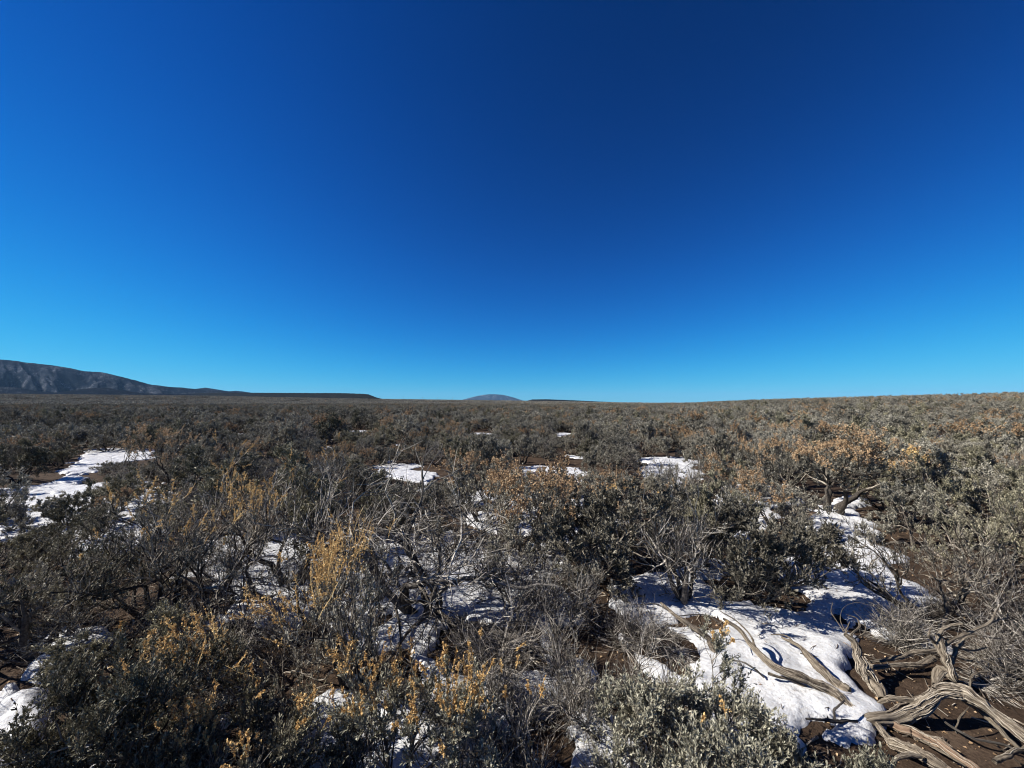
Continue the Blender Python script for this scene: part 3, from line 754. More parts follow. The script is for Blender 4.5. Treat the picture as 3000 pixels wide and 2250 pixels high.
# ------------------------------------------------------------------ twisted deadwood at the bottom right
def log_mat(name, dark, mid, light):
    """weathered wood: grain runs along the wood by the grain attribute"""
    m, n, l = new_mat(name)
    at = n.new('ShaderNodeAttribute'); at.attribute_name = 'grain'
    tn = n.new('ShaderNodeAttribute'); tn.attribute_name = 'tone'
    a = n.new('ShaderNodeTexNoise'); a.inputs['Scale'].default_value = 2.2; a.inputs['Detail'].default_value = 8; a.inputs['Roughness'].default_value = 0.72
    b2 = n.new('ShaderNodeTexNoise'); b2.inputs['Scale'].default_value = 7.0; b2.inputs['Detail'].default_value = 4
    l.new(at.outputs['Vector'], a.inputs['Vector']); l.new(at.outputs['Vector'], b2.inputs['Vector'])
    mx = n.new('ShaderNodeMath'); mx.operation = 'MULTIPLY_ADD'; mx.inputs[1].default_value = 0.5
    l.new(tn.outputs['Fac'], mx.inputs[0]); l.new(a.outputs['Fac'], mx.inputs[2])
    m2 = n.new('ShaderNodeMath'); m2.operation = 'MULTIPLY_ADD'; m2.inputs[1].default_value = 0.6
    l.new(b2.outputs['Fac'], m2.inputs[0]); l.new(mx.outputs[0], m2.inputs[2])
    su = n.new('ShaderNodeMath'); su.operation = 'SUBTRACT'; su.inputs[1].default_value = 0.55; l.new(m2.outputs[0], su.inputs[0])
    r = ramp(n, [(0.18, dark), (0.5, mid), (0.85, light)]); l.new(su.outputs[0], r.inputs[0])
    b = n.new('ShaderNodeBsdfPrincipled'); b.inputs['Roughness'].default_value = 0.85; b.inputs['Specular IOR Level'].default_value = 0.15
    l.new(r.outputs[0], b.inputs['Base Color'])
    bp = n.new('ShaderNodeBump'); bp.inputs['Strength'].default_value = 1.0; bp.inputs['Distance'].default_value = 0.008
    l.new(m2.outputs[0], bp.inputs['Height']); l.new(bp.outputs[0], b.inputs['Normal'])
    o = n.new('ShaderNodeOutputMaterial'); l.new(b.outputs[0], o.inputs['Surface'])
    return m
M_log = log_mat('weathered_log', (0.025, 0.018, 0.013), (0.17, 0.138, 0.102), (0.44, 0.38, 0.29))
M_redlog = log_mat('reddish_log', (0.060, 0.036, 0.024), (0.23, 0.155, 0.105), (0.44, 0.33, 0.23))
M_blacklog = log_mat('dark_log', (0.025, 0.021, 0.018), (0.075, 0.066, 0.057), (0.24, 0.215, 0.185))
M_greylog = log_mat('grey_log', (0.06, 0.052, 0.045), (0.21, 0.19, 0.165), (0.50, 0.465, 0.41))
M_strip = bark_mat('bark_strip', (0.050, 0.038, 0.028), (0.17, 0.14, 0.107), (0.40, 0.35, 0.275), 60, 0.4)
M_litter = bark_mat('litter_twig', (0.060, 0.046, 0.034), (0.20, 0.165, 0.125), (0.42, 0.365, 0.285), 45, 0.6)

def spline(pts, n):
    pts = np.array(pts, float)
    ext = np.vstack([2 * pts[0] - pts[1], pts, 2 * pts[-1] - pts[-2]])
    m = len(pts) - 1
    t = np.linspace(0, m - 1e-6, n); i = t.astype(int); f = (t - i)[:, None]
    p0, p1, p2, p3 = ext[i], ext[i + 1], ext[i + 2], ext[i + 3]
    return 0.5 * (2 * p1 + (p2 - p0) * f + (2 * p0 - 5 * p1 + 4 * p2 - p3) * f ** 2 + (3 * p1 - p0 - 3 * p2 + p3) * f ** 3)

def frame(C):
    Tn = unit(np.gradient(C, axis=0))
    u = np.zeros_like(C); ref = np.array([0.1, 0.2, 1.0])
    u0 = unit(np.cross(Tn[0], ref) + 1e-6)
    for k in range(len(C)):
        u0 = unit(u0 - Tn[k] * (u0 @ Tn[k])); u[k] = u0
    return Tn, u, np.cross(Tn, u)

def log_geo(rng, C, R, sides=26, twist=2.0, strips=10, ridge=0.42, fray=0.22):
    """gnarled trunk: a twisted, furrowed body and loose strings of bark"""
    n = len(C); Tn, u, v = frame(C)
    C = C + rng.normal(0, 1, (n, 3)) * 0.03 * R[:, None]
    a = np.arange(sides) * 2 * math.pi / sides
    s = np.linspace(0, 1, n)
    Ln = np.linalg.norm(np.diff(C, axis=0), axis=1).sum()
    aa = a[None] + twist * s[:, None]
    k1 = rng.integers(4, 6); k2 = rng.integers(10, 14)
    mod = (np.abs(np.sin(aa * k1 * 0.5 + rng.uniform(0, 6) + 0.6 * np.sin(s[:, None] * 9))) ** 0.7 * 0.7 + 0.45 * np.abs(np.sin(aa * k2 * 0.5 + 1.3 * np.sin(s[:, None] * 14 + 2))))
    mod = 1 - ridge + ridge * mod * 1.2 + 0.10 * fbm(aa * 3, s[:, None] * Ln * 18, int(rng.integers(1, 999)), 3)
    rr = R[:, None] * mod
    ring = C[:, None] + rr[..., None] * (np.cos(a)[None, :, None] * u[:, None] + np.sin(a)[None, :, None] * v[:, None])
    V = ring.reshape(-1, 3)
    idx = np.arange(n * sides).reshape(n, sides)
    A = idx[:-1]; B = idx[1:]
    Q = np.stack([A, np.roll(A, -1, 1), np.roll(B, -1, 1), B], -1).reshape(-1, 4)
    # close the ends
    e = len(V); V = np.vstack([V, C[0] - Tn[0] * R[0] * 0.3, C[-1] + Tn[-1] * R[-1] * 0.5])
    j = np.arange(sides)
    capA = np.stack([np.full(sides, e), np.roll(idx[0], -1), idx[0], idx[0]], -1)[:, [0, 1, 2, 3]]
    tri1 = np.stack([np.full(sides // 2, e), idx[0][2 * np.arange(sides // 2) + 0], idx[0][(2 * np.arange(sides // 2) + 1) % sides], idx[0][(2 * np.arange(sides // 2) + 2) % sides]], -1)
    tri2 = np.stack([np.full(sides // 2, e + 1), idx[-1][(2 * np.arange(sides // 2) + 2) % sides], idx[-1][(2 * np.arange(sides // 2) + 1) % sides], idx[-1][2 * np.arange(sides // 2)]], -1)
    body = Geo(); tone = np.clip(np.concatenate([((mod - 0.8) * 1.6 + 0.3).ravel(), [0.1, 0.1]]), 0, 1)
    body.put(V, np.vstack([Q, tri1, tri2]), tone)
    gr = np.stack([np.cos(aa) * 3.2, np.sin(aa) * 3.2, np.repeat((s * Ln * 4.0)[:, None], sides, 1)], -1).reshape(-1, 3)
    body.grain = np.vstack([gr, gr[0] * 0, gr[-1] * 0.2])
    st = []
    for k in range(int(strips * 1.6)):
        i0 = int(rng.uniform(0, 0.55) * n); i1 = min(n, i0 + int(rng.uniform(0.3, 0.7) * n) + 4)
        if i1 - i0 < 5: continue
        ang = rng.uniform(0, 2 * math.pi) + twist * s[i0:i1] + 0.25 * np.sin(s[i0:i1] * rng.uniform(8, 20) + rng.uniform(0, 6))
        off = R[i0:i1] * (0.93 + 0.08 * rng.uniform()) + fray * R[i0:i1] * np.abs(np.sin(s[i0:i1] * 13 + k)) 
        L = C[i0:i1] + off[:, None] * (np.cos(ang)[:, None] * u[i0:i1] + np.sin(ang)[:, None] * v[i0:i1])
        m = i1 - i0
        rad = R[i0:i1] * rng.uniform(0.06, 0.15) * np.sin(np.linspace(0.25, math.pi - 0.15, m)) ** 0.5
        g = Geo(); V, Q = tubes(L[None], rad[None], 4); g.put(V, Q, rng.uniform(0.2, 1)); st.append(g)
    return body, st

def deadwood(name, label, specs, seed):
    """specs: (part name, [(px, py, z, radius)...], sides, twist, strips, material)"""
    rng = np.random.default_rng(seed)
    root = bpy.data.objects.new(name, None); col.objects.link(root)
    b0 = P(*specs[0][1][0][:2], specs[0][1][0][2]); root.location = (b0[0], b0[1], 0)
    tag(root, label, 'deadwood', 'pieces of weathered deadwood')
    off = np.array([b0[0], b0[1], 0])
    for part, pts, sides, twist, strips, mat in specs:
        C = np.array([P(x, y, z) for x, y, z, r in pts]) - off
        n = max(14, 9 * len(pts))
        if len(pts) == 2:
            C = np.vstack([C[0], C.mean(0) + rng.normal(0, 0.012, 3), C[1]]); pr = [pts[0][3], (pts[0][3] + pts[1][3]) / 2, pts[1][3]]
        else:
            pr = [p[3] for p in pts]
        S = spline(C, n); R = 0.68 * (1 + 0.4 * fbm(np.linspace(0, 1.6 * len(pts), n), np.full(n, float(pts[0][0])), seed, 3)) * np.interp(np.linspace(0, 1, n), np.linspace(0, 1, len(pr)), pr)
        S = S + np.stack([fbm(np.linspace(0, 5, n), np.full(n, k * 7.7), seed + len(pts) + int(pts[0][0]), 3) for k in range(3)], 1) * R[:, None] * 1.1
        body, st = log_geo(rng, S, R, sides, twist, strips)
        bm_ = body.mesh(part, mat, True)
        ga = bm_.attributes.new('grain', 'FLOAT_VECTOR', 'POINT'); ga.data.foreach_set('vector', body.grain.astype(np.float32).ravel())
        p = add(part, bm_, root)
        if st:
            g = Geo()
            for q in st:
                g.put(np.concatenate(q.V), np.concatenate(q.Q), np.concatenate(q.T))
            add('bark_strips', g.mesh('bark_strips', M_strip if mat in (M_log, M_redlog, M_greylog) else M_deadstem, True), p, 'stuff')
    return root

D1 = M_log
deadwood('deadwood_log', 'thick arched grey log curving across the bottom right corner', [
    ('trunk', [(2520, 2105, 0.03, 0.030), (2600, 2098, 0.05, 0.045), (2680, 2075, 0.09, 0.050), (2745, 2035, 0.15, 0.046), (2800, 2022, 0.19, 0.042), (2870, 2060, 0.17, 0.036), (2950, 2120, 0.13, 0.032), (3060, 2190, 0.10, 0.028)], 28, 2.4, 22, D1),
    ('branch', [(2575, 2060, 0.04, 0.016), (2610, 2045, 0.10, 0.018), (2680, 2050, 0.12, 0.014), (2740, 2040, 0.15, 0.012)], 14, 1.5, 5, D1),
    ('branch', [(2800, 2035, 0.15, 0.020), (2870, 2080, 0.10, 0.017), (2930, 2140, 0.06, 0.014), (2990, 2200, 0.04, 0.012)], 14, 1.5, 5, D1),
    ('branch', [(2742, 2022, 0.18, 0.015), (2752, 1985, 0.22, 0.014), (2770, 1970, 0.24, 0.011), (2748, 2005, 0.20, 0.008)], 12, 1, 2, D1),
], 11)
deadwood('twisted_deadwood', 'upright antler shaped dead branches with pale twigs above the arched log', [
    ('trunk', [(2745, 2010, 0.03, 0.030), (2752, 1960, 0.08, 0.028), (2785, 1980, 0.10, 0.030), (2780, 1940, 0.16, 0.027), (2758, 1900, 0.22, 0.024), (2750, 1860, 0.28, 0.021)], 20, 2.5, 10, D1),
    ('branch', [(2750, 1862, 0.28, 0.017), (2765, 1845, 0.31, 0.015), (2790, 1830, 0.34, 0.012), (2820, 1828, 0.36, 0.008)], 12, 1.5, 4, D1),
    ('branch', [(2762, 1895, 0.22, 0.016), (2800, 1870, 0.27, 0.014), (2850, 1850, 0.31, 0.012), (2900, 1825, 0.36, 0.009), (2918, 1795, 0.41, 0.006), (2930, 1770, 0.44, 0.003)], 12, 1.5, 4, D1),
    ('branch', [(2900, 1825, 0.36, 0.006), (2930, 1815, 0.37, 0.004), (2985, 1800, 0.38, 0.002)], 8, 1, 0, D1),
    ('branch', [(2790, 1945, 0.12, 0.019), (2800, 1915, 0.17, 0.016), (2815, 1890, 0.21, 0.013), (2830, 1868, 0.25, 0.009), (2860, 1860, 0.27, 0.005)], 12, 1.5, 3, D1),
    ('branch', [(2735, 1930, 0.10, 0.022), (2690, 1945, 0.09, 0.022), (2640, 1948, 0.08, 0.021), (2560, 1955, 0.07, 0.016), (2535, 1940, 0.07, 0.011)], 18, 1.5, 8, D1),
    ('branch', [(2740, 1905, 0.13, 0.016), (2680, 1915, 0.11, 0.015), (2620, 1930, 0.09, 0.014), (2550, 1940, 0.07, 0.012)], 14, 1.5, 5, D1),
    ('branch', [(2725, 1838, 0.33, 0.005), (2722, 1860, 0.29, 0.009), (2735, 1880, 0.24, 0.012), (2748, 1900, 0.21, 0.013)], 10, 1, 2, D1),
    ('branch', [(2790, 1895, 0.20, 0.007), (2850, 1905, 0.18, 0.006), (2895, 1895, 0.19, 0.004)], 8, 1, 0, D1),
    ('branch', [(2800, 1925, 0.13, 0.009), (2840, 1935, 0.11, 0.010), (2848, 1930, 0.11, 0.006)], 10, 1, 1, D1),
    ('branch', [(2790, 1890, 0.22, 0.006), (2860, 1920, 0.17, 0.006), (2940, 1960, 0.13, 0.004), (3000, 1990, 0.10, 0.003)], 8, 1, 0, D1),
    ('branch', [(2800, 1850, 0.30, 0.005), (2860, 1860, 0.28, 0.004), (2930, 1872, 0.26, 0.003), (2985, 1860, 0.26, 0.002)], 8, 1, 0, D1),
    ('branch', [(2840, 2030, 0.05, 0.007), (2842, 1995, 0.12, 0.007), (2858, 1975, 0.16, 0.006), (2900, 1968, 0.16, 0.004), (2960, 1972, 0.15, 0.003)], 8, 1, 0, D1),
], 12)
deadwood('dead_stump', 'furrowed grey stump with crooked twigs at the edge of the snow', [
    ('trunk', [(2580, 2050, 0.0, 0.040), (2560, 2000, 0.05, 0.042), (2535, 1955, 0.11, 0.036), (2515, 1920, 0.16, 0.026), (2500, 1885, 0.21, 0.022), (2472, 1858, 0.25, 0.015)], 26, 1.8, 22, D1),
    ('branch', [(2500, 1885, 0.21, 0.011), (2495, 1860, 0.25, 0.010), (2520, 1835, 0.29, 0.008), (2510, 1812, 0.32, 0.005), (2480, 1800, 0.34, 0.003)], 10, 1.5, 2, D1),
    ('branch', [(2475, 1860, 0.25, 0.008), (2482, 1840, 0.28, 0.006), (2490, 1822, 0.30, 0.003)], 8, 1, 0, D1),
    ('branch', [(2472, 1850, 0.26, 0.006), (2445, 1810, 0.32, 0.004), (2434, 1790, 0.35, 0.003), (2440, 1765, 0.38, 0.002)], 8, 1, 0, D1),
    ('branch', [(2478, 1850, 0.26, 0.005), (2462, 1815, 0.32, 0.003), (2472, 1780, 0.36, 0.002), (2510, 1765, 0.38, 0.002), (2550, 1775, 0.38, 0.001)], 8, 1, 0, D1),
    ('branch', [(2505, 1870, 0.22, 0.006), (2535, 1850, 0.25, 0.005), (2530, 1820, 0.29, 0.003), (2500, 1790, 0.34, 0.002)], 8, 1, 0, D1),
], 13)
deadwood('stringy_log', 'long stringy barked log lying over the snow toward the arched log', [
    ('trunk', [(2120, 1812, 0.26, 0.010), (2160, 1840, 0.22, 0.017), (2200, 1890, 0.17, 0.022), (2260, 1945, 0.13, 0.026), (2340, 1985, 0.10, 0.030), (2420, 2020, 0.07, 0.032), (2480, 2065, 0.04, 0.030), (2530, 2100, 0.02, 0.026)], 24, 2.2, 22, D1),
    ('branch', [(2110, 1790, 0.28, 0.005), (2165, 1825, 0.24, 0.007), (2200, 1865, 0.20, 0.009), (2215, 1900, 0.16, 0.009)], 9, 1, 1, D1),
    ('branch', [(2250, 1975, 0.08, 0.012), (2330, 1998, 0.06, 0.012), (2400, 2030, 0.05, 0.010)], 10, 1, 3, D1),
], 14)
deadwood('splintered_log', 'splintered short log with frayed end half sunk in the snow', [
    ('trunk', [(2290, 1868, 0.10, 0.008), (2340, 1895, 0.11, 0.014), (2390, 1945, 0.09, 0.026), (2440, 1995, 0.06, 0.034), (2490, 2025, 0.04, 0.036)], 22, 1.6, 18, D1),
    ('branch', [(2258, 1858, 0.10, 0.004), (2300, 1862, 0.12, 0.006), (2335, 1890, 0.11, 0.008)], 8, 1, 0, D1),
    ('branch', [(2345, 1915, 0.08, 0.005), (2420, 1930, 0.05, 0.005), (2470, 1935, 0.04, 0.004)], 8, 1, 0, D1),
], 15)
deadwood('reddish_log', 'straight reddish log running down to the bottom right edge', [
    ('trunk', [(2590, 2112, 0.02, 0.026), (2660, 2140, 0.03, 0.030), (2740, 2175, 0.03, 0.028), (2810, 2220, 0.04, 0.026), (2900, 2290, 0.04, 0.024)], 20, 1.2, 14, M_redlog),
    ('branch', [(2700, 2170, 0.03, 0.008), (2760, 2205, 0.05, 0.007), (2830, 2245, 0.05, 0.005)], 8, 1, 0, D1),
], 16)
deadwood('root_log', 'pale knotted root log at the very bottom right of centre', [
    ('trunk', [(2560, 2115, 0.03, 0.020), (2600, 2155, 0.04, 0.030), (2650, 2195, 0.05, 0.038), (2720, 2220, 0.06, 0.034), (2790, 2270, 0.05, 0.030), (2850, 2330, 0.04, 0.028)], 24, 2.0, 16, D1),
    ('branch', [(2600, 2260, 0.05, 0.012), (2640, 2215, 0.08, 0.014), (2700, 2215, 0.08, 0.012)], 10, 1.5, 3, D1),
    ('branch', [(2560, 2120, 0.02, 0.012), (2460, 2112, 0.05, 0.014), (2400, 2108, 0.06, 0.010), (2360, 2105, 0.06, 0.006)], 12, 1.5, 4, M_blacklog),
    ('branch', [(2445, 2110, 0.05, 0.010), (2443, 2085, 0.09, 0.009), (2458, 2065, 0.12, 0.007), (2475, 2050, 0.13, 0.005)], 10, 1, 1, M_blacklog),
], 17)
deadwood('crossed_branch', 'thin dark dead branch lying crosswise at the right bottom edge', [
    ('trunk', [(2720, 2080, 0.03, 0.006), (2790, 2130, 0.05, 0.008), (2860, 2165, 0.05, 0.009), (2950, 2185, 0.05, 0.008), (3040, 2230, 0.04, 0.007)], 10, 1, 1, M_blacklog),
    ('branch', [(2800, 2135, 0.05, 0.006), (2815, 2100, 0.10, 0.005), (2850, 2060, 0.14, 0.003)], 8, 1, 0, D1),
    ('branch', [(2910, 2230, 0.04, 0.016), (2960, 2210, 0.06, 0.014), (3010, 2190, 0.06, 0.012)], 12, 1, 3, D1),
], 18)
deadwood('leaning_trunk', 'dark stringy trunk slanting down to the snow beside the bare bush', [
    ('trunk', [(1935, 1765, 0.22, 0.010), (1975, 1800, 0.20, 0.016), (2030, 1840, 0.15, 0.022), (2070, 1870, 0.10, 0.026), (2095, 1915, 0.03, 0.030)], 20, 1.8, 14, D1),
    ('branch', [(1975, 1800, 0.20, 0.008), (1930, 1772, 0.22, 0.007), (1890, 1770, 0.22, 0.005), (1855, 1772, 0.22, 0.003)], 8, 1, 0, M_blacklog),
    ('branch', [(1900, 1790, 0.20, 0.005), (1880, 1800, 0.18, 0.004), (1860, 1822, 0.16, 0.002)], 8, 1, 0, M_blacklog),
    ('branch', [(1985, 1805, 0.19, 0.007), (2060, 1800, 0.22, 0.006), (2110, 1825, 0.20, 0.005), (2150, 1880, 0.14, 0.004)], 8, 1, 0, M_blacklog),
    ('branch', [(2140, 1935, 0.06, 0.006), (2190, 1945, 0.10, 0.008), (2240, 1985, 0.05, 0.007)], 8, 1, 0, M_blacklog),
], 19)
# crooked main limbs of the dead bush in the centre, laid out from the photograph
deadwood('dead_limbs', 'thick crooked black limbs rising through the dead bush in the centre', [
    ('trunk', [(1280, 1815, 0.0, 0.045), (1285, 1770, 0.10, 0.040), (1268, 1730, 0.20, 0.036), (1225, 1665, 0.36, 0.030), (1195, 1610, 0.50, 0.026), (1192, 1565, 0.62, 0.023), (1210, 1525, 0.72, 0.019), (1232, 1470, 0.86, 0.015), (1240, 1430, 0.96, 0.012), (1238, 1370, 1.12, 0.008), (1252, 1310, 1.27, 0.005), (1262, 1275, 1.36, 0.002)], 20, 2.0, 16, M_blacklog),
    ('branch', [(1275, 1745, 0.18, 0.026), (1330, 1700, 0.28, 0.022), (1400, 1692, 0.32, 0.018), (1470, 1710, 0.32, 0.015), (1530, 1722, 0.32, 0.012), (1580, 1712, 0.36, 0.008), (1640, 1718, 0.36, 0.004)], 14, 1.5, 6, M_greylog),
    ('branch', [(1285, 1790, 0.06, 0.026), (1340, 1830, 0.09, 0.022), (1450, 1850, 0.12, 0.018), (1560, 1890, 0.12, 0.014), (1640, 1925, 0.10, 0.010)], 14, 1.5, 6, M_blacklog),
    ('branch', [(1240, 1440, 0.93, 0.010), (1275, 1410, 1.00, 0.008), (1320, 1390, 1.06, 0.006), (1370, 1360, 1.14, 0.003)], 8, 1, 0, M_greylog),
    ('branch', [(1239, 1375, 1.11, 0.005), (1222, 1335, 1.21, 0.004), (1214, 1300, 1.30, 0.002)], 7, 1, 0, M_greylog),
    ('branch', [(1240, 1400, 1.04, 0.006), (1268, 1350, 1.17, 0.004), (1290, 1320, 1.24, 0.003), (1300, 1290, 1.32, 0.001)], 7, 1, 0, M_greylog),
    ('branch', [(1246, 1335, 1.21, 0.004), (1268, 1310, 1.27, 0.003), (1290, 1305, 1.28, 0.001)], 7, 1, 0, M_greylog),
    ('branch', [(1236, 1455, 0.90, 0.008), (1196, 1425, 0.98, 0.006), (1165, 1405, 1.03, 0.004), (1150, 1375, 1.11, 0.002)], 7, 1, 0, M_blacklog),
    ('branch', [(1196, 1425, 0.98, 0.004), (1190, 1385, 1.08, 0.003), (1200, 1350, 1.17, 0.001)], 7, 1, 0, M_greylog),
    ('branch', [(1320, 1390, 1.06, 0.004), (1345, 1400, 1.04, 0.003), (1385, 1395, 1.05, 0.001)], 7, 1, 0, M_greylog),
    ('branch', [(1205, 1520, 0.73, 0.012), (1170, 1500, 0.78, 0.009), (1150, 1490, 0.80, 0.006)], 8, 1, 0, M_greylog),
    ('branch', [(1270, 1740, 0.2, 0.020), (1200, 1760, 0.18, 0.018), (1130, 1650, 0.40, 0.014), (1080, 1640, 0.42, 0.009), (1030, 1630, 0.45, 0.004)], 12, 1.2, 4, M_blacklog),
    ('branch', [(1310, 1720, 0.25, 0.012), (1310, 1660, 0.38, 0.011), (1320, 1600, 0.5, 0.009), (1410, 1580, 0.56, 0.007), (1480, 1610, 0.50, 0.004)], 10, 1.2, 2, M_greylog),
    ('branch', [(1255, 1780, 0.08, 0.016), (1300, 1800, 0.12, 0.013), (1340, 1840, 0.11, 0.010), (1400, 1870, 0.08, 0.007), (1440, 1900, 0.05, 0.004)], 10, 1.2, 3, M_log),
    ('branch', [(1260, 1800, 0.03, 0.022), (1200, 1850, 0.06, 0.018), (1160, 1905, 0.04, 0.015), (1120, 1960, 0.03, 0.012)], 12, 1.4, 6, M_log),
], 20)
print('deadwood', round(time.time() - T0, 1))

# ------------------------------------------------------------------ filler bushes
FILL = []     # prototypes: (leaf material set, list of meshes)
def proto(seed, kind, lod):
    """kind: grey, olive, tan, bare"""
    mats = {'grey': LIVE, 'olive': OLIV, 'tan': TANT, 'bare': DEAD}[kind]
    kw = dict(nstem=5)
    if lod == 0:
        kw.update(n1=7, n2=5, n3=12, nl=12, leaf=0.031, sides=(5, 4, 3, 0), low=0.4, shoot=0.075, upr=0.08, tuft=0.6, clump=0.65)
    elif lod == 1:
        kw.update(n1=7, n2=5, n3=6, nl=8, leaf=0.056, sides=(4, 3, 0, 0), shoot=0.085, low=0.4, upr=0.08, tuft=0.65, clump=0.65)
    if kind == 'tan':
        kw.update(seeds=75 if lod == 0 else 45, seed_len=0.13, flake=0.017 if lod == 0 else 0.036, leafy=0.8)
    elif kind == 'bare':
        kw.update(dead=True, leafy=0.2, upr=0.06, n2=6, n3=8, nl=10, tuft=0.2, clump=1.0, shoot=0.1, sides=(5, 4, 3, 3))
    else:
        kw.update(leafy=0.92)
    g = bush(seed, H=1.0, W=1.35, **kw)
    return g, mats

KINDS = ['grey', 'grey', 'grey', 'olive', 'olive', 'tan', 'tan', 'bare', 'bare', 'grey']
PROTO0 = []
for i, k in enumerate(KINDS):
    g, mats = proto(5000 + i * 31, k, 0)
    leafm, seedm, stemm, twigm = mats
    st = Geo()
    for q in g['stems']:
        st.put(np.concatenate(q.V), np.concatenate(q.Q), np.concatenate(q.T))
    parts = [('stems', st.mesh('stems', stemm, True)), ('twigs', g['twigs'].mesh('twigs', twigm)),
             ('foliage', g['foliage'].mesh('foliage', leafm)), ('seed_heads', g['seeds'].mesh('seed_heads', seedm))]
    PROTO0.append((k, [(n_, m_) for n_, m_ in parts if m_ is not None]))

def joined(g, mats, name):
    G = Geo()
    for q in g['stems']:
        G.put(np.concatenate(q.V), np.concatenate(q.Q), np.concatenate(q.T), 2)
    for key, mi in (('twigs', 3), ('foliage', 0), ('seeds', 1)):
        q = g[key]
        if q.V:
            G.put(np.concatenate(q.V), np.concatenate(q.Q), np.concatenate(q.T), mi)
    return G.mesh(name, list(mats))

FARP = []
for i, k in enumerate(['grey', 'grey', 'grey', 'olive', 'olive', 'tan', 'bare']):
    g, mats = proto(7000 + i * 17, k, 1)
    me = joined(g, mats, 'distant_sagebrush')
    FARP.append(bpy.data.objects.new('distant_sagebrush', me))
# clumps of several bushes for the far plain
def clump(seed):
    rng = np.random.default_rng(seed)
    G = Geo()
    for b in range(9):
        c = np.array([rng.uniform(-2.2, 2.2), rng.uniform(-2.2, 2.2), 0]); R = rng.uniform(0.45, 0.8); H = rng.uniform(0.6, 1.0)
        n = 90
        a = rng.uniform(0, 6.283, n); e = np.arcsin(rng.uniform(0.0, 1, n)); k = rng.uniform(0.55, 1.05, n)
        p = c + np.stack([R * np.cos(a) * np.cos(e) * k, R * np.sin(a) * np.cos(e) * k, H * (0.08 + 0.92 * np.sin(e) * k)], 1)
        d = unit(np.stack([np.cos(a) * 0.5, np.sin(a) * 0.5, np.full(n, 0.9)], 1) + rng.normal(0, 0.4, (n, 3)))
        s = unit(np.cross(d, rng.normal(0, 1, (n, 3))))
        L = rng.uniform(0.12, 0.24, (n, 1)); Wd = L * 0.45
        V = np.stack([p, p + d * L * 0.6 + s * Wd, p + d * L, p + d * L * 0.6 - s * Wd], 1).reshape(-1, 3)
        tan = 1 if rng.uniform() < 0.14 else 0
        G.put(V, np.arange(n * 4).reshape(n, 4), np.repeat(np.clip(rng.normal(0.45, 0.2, n), 0, 1), 4), tan)
    return bpy.data.objects.new('sagebrush_clump', G.mesh('sagebrush_clump', [M_leaf, M_seed_far]))
CLUMP = [clump(9000 + i) for i in range(4)]
NEARP = []
for i, k in enumerate(['grey', 'olive']):
    g, mats = proto(8000 + i * 19, k, 0)
    NEARP.append(bpy.data.objects.new('near_sagebrush', joined(g, mats, 'near_sagebrush')))
print('protos', round(time.time() - T0, 1))

rng = np.random.default_rng(77)
cell = {}
def blocked(x, y, r):
    ci, cj = int(x // 2), int(y // 2)
    for i in range(ci - 1, ci + 2):
        for j in range(cj - 1, cj + 2):
            for (tx, ty, tr) in cell.get((i, j), ()):
                if (x - tx) ** 2 + (y - ty) ** 2 < (r + tr) ** 2:
                    return True
    return False
def occupy(x, y, r):
    cell.setdefault((int(x // 2), int(y // 2)), []).append((x, y, r))
for t in taken:
    occupy(t[0], t[1], min(0.45, t[2] * 0.45))
bb = [(p.min(0), p.max(0)) for p in open_polys]
def in_open(x, y, grow):
    for p, (a, b) in zip(open_polys, bb):
        if a[0] - grow < x < b[0] + grow and a[1] - grow < y < b[1] + grow:
            if poly_dist(np.array([x]), np.array([y]), p)[0] > -grow:
                return True
    return False
log_zone = np.array([P(*q)[:2] for q in [(2050, 1760), (2700, 1830), (3100, 1850), (3300, 2300), (2100, 2300), (2000, 1950)]])
# gaps through which the photograph shows snow: (left, top, right, bottom) pixels; bushes in front stay low enough
WINDOWS = [(205, 1325, 480, 1368), (150, 1370, 270, 1418), (0, 1510, 112, 1578), (1870, 1350, 2020, 1445), (1095, 1360, 1225, 1388), (1200, 1388, 1305, 1430), (1555, 1362, 1712, 1408),
           (2420, 1480, 2580, 1760), (2370, 1410, 2500, 1560), (440, 1430, 510, 1475), (1030, 1260, 1090, 1272), (1150, 1298, 1185, 1312), (1375, 1264, 1432, 1280), (1635, 1268, 1672, 1284), (1658, 1330, 1692, 1347), (675, 1270, 725, 1284),
           (2440, 1296, 2485, 1308), (2740, 1286, 2790, 1296), (930, 1306, 970, 1318), (60, 1430, 250, 1470)]
def window_limit(x, y, s):
    u, v0 = project((x, y, 0.0)); _, v1 = project((x, y, s * 0.98))
    half = 0.42 * s * FPX / y
    for (l, t, r_, b) in WINDOWS:
        b = t + (b - t) * 0.5
        if u + half > l and u - half < r_ and v0 > t and v1 < b - 4:
            if v0 < b:
                return 0.0
            z = height_at((x, y), b - 3)
            s = min(s, z / 0.98)
            _, v1 = project((x, y, s * 0.98))
    return s
spots = []
R_NEAR = 62.0
tries = 0
